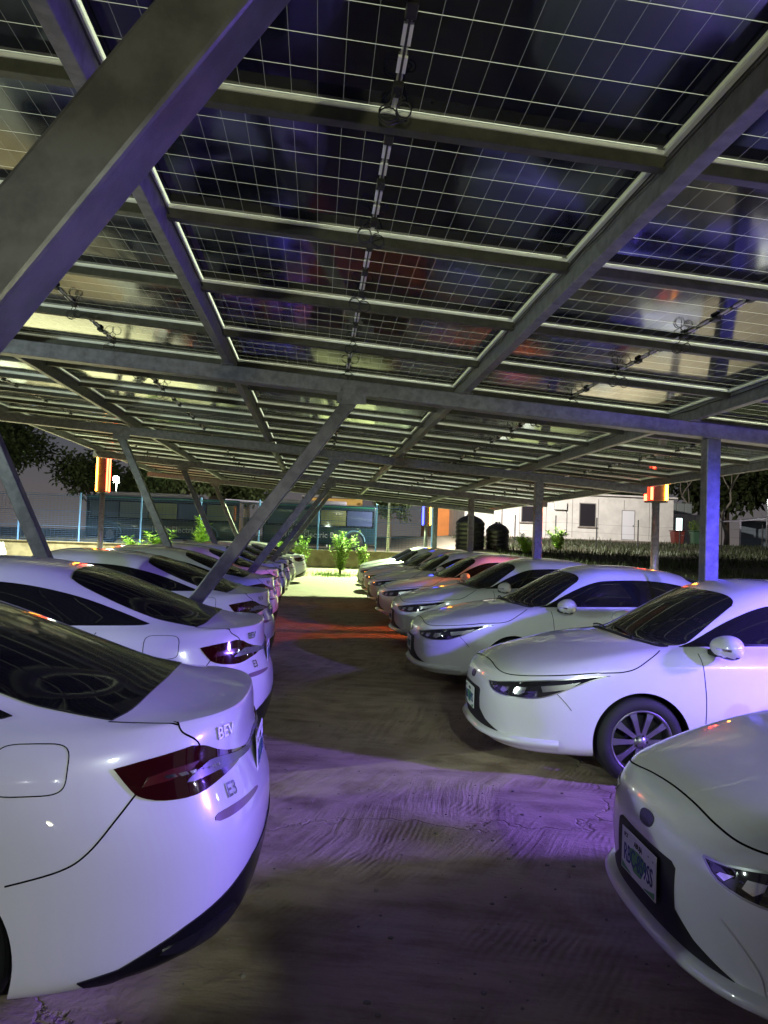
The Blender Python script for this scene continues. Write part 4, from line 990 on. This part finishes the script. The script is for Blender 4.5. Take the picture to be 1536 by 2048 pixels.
# ------------------------------------------------------------------ tanks, bins, right fence
M_TK = mat('tank_black', (.016, .016, .018), .35)
def tank(x, y, r, h, label):
    b = bmesh.new(); prof = [(.001, h), (r*.22, h), (r*.24, h-.07), (r*.30, h-.08), (r*.75, h-.24), (r*.97, h-.42)]; z = h-.42; 
    while z > .25: prof += [(r, z-.03), (r, z-.14), (r*.965, z-.17), (r*.965, z-.20)]; z -= .23
    prof += [(r, z-.02), (r, 0), (.001, 0)]; lathe(b, prof, 40, 'Z'); bmesh.ops.recalc_face_normals(b, faces=b.faces); o = mesh_obj('water_tank', b, M_TK, loc=(x, y, gz(x, y))); tag(o, label, 'water tank', 'black water tanks')
tank(7.75, 40, .74, 1.85, 'taller black plastic water tank behind the slim post, left of the other tank'); tank(9.2, 40.1, .60, 1.42, 'shorter black plastic water tank in front of the white building')
def wheelie(x, y, col, label):
    b = bmesh.new(); t = bmesh.new(); bmesh.ops.create_cube(t, size=1)
    for v in t.verts: v.co.x *= .62 if v.co.z < 0 else .78; v.co.y *= .6 if v.co.z < 0 else .75; v.co.z = .05+(v.co.z+.5)*.85
    bmesh.ops.bevel(t, geom=list(t.edges), offset=.04, segments=2, affect='EDGES'); me = bpy.data.meshes.new('t'); t.to_mesh(me); t.free(); b.from_mesh(me)
    r = empty('waste_bin', (x, y, gz(x, y))); tag(r, label, 'bin'); mesh_obj('body', b, mat('bin', col, .5), r)
    b = bmesh.new(); bevel_box(b, (0, 0, .95), (.86, .84, .07), .02); mesh_obj('lid', b, mat('bin_lid', tuple(c*.7 for c in col), .5), r)
wheelie(24.35, 52, (.10, .02, .015), 'dark red waste bin at the right end of the white building'); wheelie(25.7, 52, (.03, .07, .04), 'dark green waste bin beside the small white cabin')
rf = empty('post_fence', (0, 46, 0)); tag(rf, 'row of thin dark fence posts on the grassy bank before the white building', 'fence')
for x in (11.6, 14.05, 16.55, 19.1, 21.7, 24.3, 26.9, 29.5):
    b = bmesh.new(); g = gz(x, 46); box_bm(b, (x, 0, g+.85), (.055, .055, 1.9)); mesh_obj('fence_post', b, M_TK, rf)
b = bmesh.new()
for k in range(3):
    for i in range(7): 
        xs = (11.6, 14.05, 16.55, 19.1, 21.7, 24.3, 26.9, 29.5); tube(b, [(xs[i], 0, gz(xs[i], 46)+.4+k*.5), ((xs[i]+xs[i+1])/2, 0, gz(xs[i], 46)+.37+k*.5), (xs[i+1], 0, gz(xs[i+1], 46)+.4+k*.5)], .006, 4)
mesh_obj('wire', b, M_TK, rf)
# far shelter roof beyond the fence
fs_ = empty('far_shelter', (-6.5, 60, 1.0)); tag(fs_, 'pale flat roofed shelter frame beyond the buses', 'shelter')
b = bmesh.new(); box_bm(b, (3.5, 2, 3.15), (8, 4, .10), Euler((0, .03, 0))); mesh_obj('roof', b, M_BW, fs_)
for x in (.2, 2.6, 5.0, 7.2):
    b = bmesh.new(); box_bm(b, (x, 0, 1.55), (.12, .12, 3.1)); mesh_obj('post', b, M_BW, fs_)
# ------------------------------------------------------------------ plants and trees
def leaf_mat(name, c1, c2): m = mat(name, c1, .55, spec=.3); noise_mix(m, c1, c2, 3, 3, .35, .65); P(m).inputs['Subsurface Weight'].default_value = 0; return m
M_LF, M_LD, M_BK, M_BKP = leaf_mat('young_leaf', (.14, .26, .035), (.28, .44, .09)), leaf_mat('dark_leaf', (.045, .065, .022), (.10, .13, .045)), mat('bark', (.10, .075, .05), .9), mat('pale_bark', (.34, .30, .24), .9)
def leaf(b, p, d, up, l, w):
    s = d.cross(up).normalized()*w; m1 = p+d*l*.45+up*l*.08
    vs = [b.verts.new(q) for q in (p, m1+s, p+d*l, m1-s)]; b.faces.new(vs)
def shrub(x, y, h, r, label, n=14, seed=1, leaf_l=.16):
    rnd = random.Random(seed); g = gz(x, y); root = empty('green_shrub', (x, y, g)); tag(root, label, 'plant', 'green plants at the fence')
    bs, bl = bmesh.new(), bmesh.new()
    for i in range(n):
        a = rnd.uniform(0, 6.28); ln = h*rnd.uniform(.6, 1.0); sp = r*rnd.uniform(.15, 1)
        pts = [Vector((0.03*math.cos(a), .03*math.sin(a), 0))]
        for k in range(1, 9):
            t = k/8; pts.append(Vector((math.cos(a)*sp*t**1.4+rnd.uniform(-.02, .02), math.sin(a)*sp*t**1.4+rnd.uniform(-.02, .02), ln*t)))
        tube(bs, pts, .01, 4, taper=[.016*(1-k/10) for k in range(9)])
        for k in range(2, 9):
            for q in range(11):
                p = pts[k]+(pts[k-1]-pts[k])*rnd.random(); aa = rnd.uniform(0, 6.28); d = Vector((math.cos(aa), math.sin(aa), rnd.uniform(-.2, .7))).normalized()
                leaf(bl, p+d*.02, d, Vector((0, 0, 1)), leaf_l*rnd.uniform(.6, 1.3), leaf_l*.2)
    mesh_obj('stem', bs, M_BK, root); mesh_obj('foliage', bl, M_LF, root)
shrub(1.08, 36.3, 2.15, .85, 'bright green leafy shrub standing in the gap at the end of the aisle', 20, 3)
shrub(-.75, 35.2, 1.75, .55, 'bright green shrub beside the last tail of the left row', 12, 4)
shrub(-1.7, 36.5, 1.5, .5, 'small green shrub left of the bright shrub, behind the last left car', 10, 5)
shrub(2.1, 36.9, 1.55, .35, 'thin green shrub just right of the bright central shrub', 7, 6)
shrub(-7.1, 36.6, 1.9, .6, 'pale green papaya like plant at the foot of the fence, left of centre', 9, 7, .3)
shrub(-5.3, 36.8, 2.5, .5, 'taller pale green plant at the fence between two leaning struts', 8, 8, .3)
shrub(-8.2, 36.5, 1.45, .8, 'low green bush at the fence beside the left lamp post', 12, 9, .22)
shrub(9.9, 37, 1.0, .7, 'small green bush on the bank right of the water tanks', 12, 10, .2)
shrub(13.0, 42, 1.3, .6, 'small leafy plant at the plinth of the white building', 9, 11, .25)
shrub(27.3, 55, 1.8, .9, 'twiggy pale plant in front of the small white cabin', 12, 12, .18)
def tree(x, y, h, cr, label, seed, nleaf=2600, ls=.42, ch=None, trunk_m=None, dens=1.0, cat='tree', lm=None):
    rnd = random.Random(seed); g = gz(x, y); root = empty('leafy_tree', (x, y, g)); tag(root, label, cat, 'trees round the lot')
    ch = ch or h*.62; b = bmesh.new(); tips = []
    tube(b, [Vector((0, 0, 0)), Vector((.1, .05, (h-ch)*.6)), Vector((.05, .1, h-ch*.75)), Vector((0, 0, h*.8))], .2, 8, taper=[.026*h, .02*h, .015*h, .004*h])
    for i in range(13):
        a = rnd.uniform(0, 6.28); z0 = h-ch*rnd.uniform(.45, .95); rr = cr*rnd.uniform(.45, .95); zt = min(h*.96, z0+ch*rnd.uniform(.12, .5))
        p1 = Vector((math.cos(a)*rr*.45, math.sin(a)*rr*.45, z0+(zt-z0)*.6)); p2 = Vector((math.cos(a)*rr, math.sin(a)*rr, zt))
        tube(b, [Vector((0, 0, z0)), p1, p2], .05, 5, taper=[.010*h, .006*h, .002*h]); tips += [p2, p1.lerp(p2, .5), p1]
    mesh_obj('trunk', b, trunk_m or M_BK, root)
    b = bmesh.new(); cl = []
    for t in tips: cl.append((t+Vector((rnd.uniform(-.4, .4), rnd.uniform(-.4, .4), rnd.uniform(-.1, .5))), cr*rnd.uniform(.20, .36)))
    for i in range(10): a = rnd.uniform(0, 6.28); q = rnd.uniform(0, .6)*cr; cl.append((Vector((q*math.cos(a), q*math.sin(a), h-ch*rnd.uniform(.05, .5))), cr*rnd.uniform(.22, .36)))
    for i in range(int(nleaf*dens)):
        c, r = rnd.choice(cl); d = Vector((rnd.gauss(0, 1), rnd.gauss(0, 1), rnd.gauss(0, .8))).normalized()
        p = c+d*r*rnd.uniform(.45, 1.08); dd = (d+Vector((rnd.uniform(-1, 1), rnd.uniform(-1, 1), rnd.uniform(-.8, .4)))).normalized()
        up = Vector((rnd.uniform(-1, 1), rnd.uniform(-1, 1), 1)).normalized(); leaf(b, p, dd, up, ls*rnd.uniform(.5, 1.3), ls*.30)
    mesh_obj('crown', b, lm or M_LD, root)
tree(-27.5, 68, 10.6, 5.6, 'big dark tree at the left edge behind the fence', 21, 9000)
tree(-20.4, 72, 7.0, 3.2, 'rounded dark tree right of the big tree, left of the amber lamp', 22, 5000)
tree(-16.3, 73, 6.3, 2.8, 'dark tree just behind the amber and red lamp post', 23, 4000)
tree(-10.8, 66, 7.2, 3.4, 'dark tree showing under the roof edge right of the left lamp', 24, 5000)
tree(-6.2, 70, 6.5, 3.0, 'dark tree behind the pale shelter roof and the buses', 25, 4000)
tree(5.4, 60, 4.6, 1.7, 'small tree above the gap between the bus and the orange building', 26, 2600, .3)
for i, (x, y, h, cr) in enumerate(((24, 84, 13, 7), (35, 88, 14, 8), (46, 86, 15, 8), (57, 84, 14, 7))):
    tree(x, y, h, cr, ['tall dim tree behind the white building and the right lamp', 'tall dim tree behind the small white cabin', 'tall dim tree at the right behind the open shed', 'tall dim tree at the right picture edge behind the blue lit post'][i], 40+i, 9000, .8, ch=h*.88)
def bare(x, y, h, label, seed):
    rnd = random.Random(seed); root = empty('bare_tree', (x, y, gz(x, y))); tag(root, label, 'tree', 'bare pale trees at the right'); b = bmesh.new()
    tr = [Vector((rnd.uniform(-.15, .15)*k, 0, h*.55*k/5)) for k in range(6)]; tube(b, tr, .1, 7, taper=[.17-.018*k for k in range(6)]); mesh_obj('trunk', b, M_BKP, root)
    b = bmesh.new()
    def br(p, d, l, r, n):
        q = [p]
        for k in range(4): d = (d+Vector((rnd.uniform(-.22, .22), rnd.uniform(-.2, .2), rnd.uniform(-.05, .15)))).normalized(); q.append(q[-1]+d*l/4)
        tube(b, q, r, 5, taper=[r*(1-k*.16) for k in range(5)])
        if n: 
            for s in (-1, 1): br(q[-1 if s > 0 else 3], (d+Vector((s*rnd.uniform(.3, .7), rnd.uniform(-.3, .3), .1))).normalized(), l*.68, r*.45, n-1)
    for s in (-1, .1, 1): br(tr[5 if s != .1 else 4], Vector((s*.55, rnd.uniform(-.2, .2), 1)).normalized(), h*.34, .075, 3)
    mesh_obj('branch', b, M_BKP, root)
bare(33.6, 66, 8.6, 'bare pale tree with forked limbs left of the blue lit post', 1); bare(37.4, 70, 9.5, 'bare pale tree between the blue lit post and the lamp at the far right', 2); bare(36.6, 76, 9, 'slimmer bare tree behind the other bare trees', 3)
# rough grass on the bank
rnd = random.Random(5); b = bmesh.new()
for i in range(30000):
    y = rnd.uniform(25, 52); x = rnd.uniform(8.6, 8+y*.62); 
    if math.sin(x*1.3+y*.7)+math.sin(x*.5-y*1.1) < rnd.uniform(-2.2, .8): continue
    g = gz(x, y); a = rnd.uniform(0, 6.28); l = rnd.uniform(.08, .26)*(1.5 if math.sin(x*.9)*math.sin(y*.8) > .3 else 1); w = .02
    t = Vector((math.cos(a)*l*.35, math.sin(a)*l*.35, l)); s = Vector((-math.sin(a), math.cos(a), 0))*w
    p = Vector((x, y, g-.02)); vs = [b.verts.new(q) for q in (p-s, p+s, p+t*.6+s*.7, p+t, p+t*.6-s*.7)]; b.faces.new(vs)
tag(mesh_obj('grass', b, leaf_mat('bank_grass', (.012, .019, .006), (.032, .042, .014))), 'rough dark grass and weeds on the bank', 'grass', kind='stuff')
b = bmesh.new()
for i in range(4200):
    x = rnd.uniform(-3, 5); y = rnd.uniform(34.3, 37.4); 
    if math.sin(x*2.1)+math.sin(y*3+x) < rnd.uniform(-.8, 1.4): continue
    a = rnd.uniform(0, 6.28); l = rnd.uniform(.08, .28); t = Vector((math.cos(a)*l*.4, math.sin(a)*l*.4, l)); s = Vector((-math.sin(a), math.cos(a), 0))*.012
    p = Vector((x, y, gz(x, y)-.01)); vs = [b.verts.new(q) for q in (p-s, p+s, p+t)]; b.faces.new(vs)
tag(mesh_obj('weeds', b, M_LF), 'short bright weeds round the central shrub', 'weeds', kind='stuff')
# small litter on the slab
b = bmesh.new()
for i in range(420):
    x = rnd.uniform(-.5, 1.9); y = 2+rnd.random()**1.3*10; s = rnd.choice((.003, .004, .005, .006, .008, .013)); t = bmesh.new(); bmesh.ops.create_icosphere(t, subdivisions=1, radius=s)
    bmesh.ops.scale(t, vec=(1, rnd.uniform(.6, 1), .6), verts=t.verts); bmesh.ops.translate(t, vec=(x, y, s*.4), verts=t.verts); me = bpy.data.meshes.new('t'); t.to_mesh(me); t.free(); b.from_mesh(me)
tag(mesh_obj('gravel', b, mat('pebble', (.30, .27, .23), .8)), 'loose pebbles scattered on the aisle floor', 'gravel', kind='stuff')
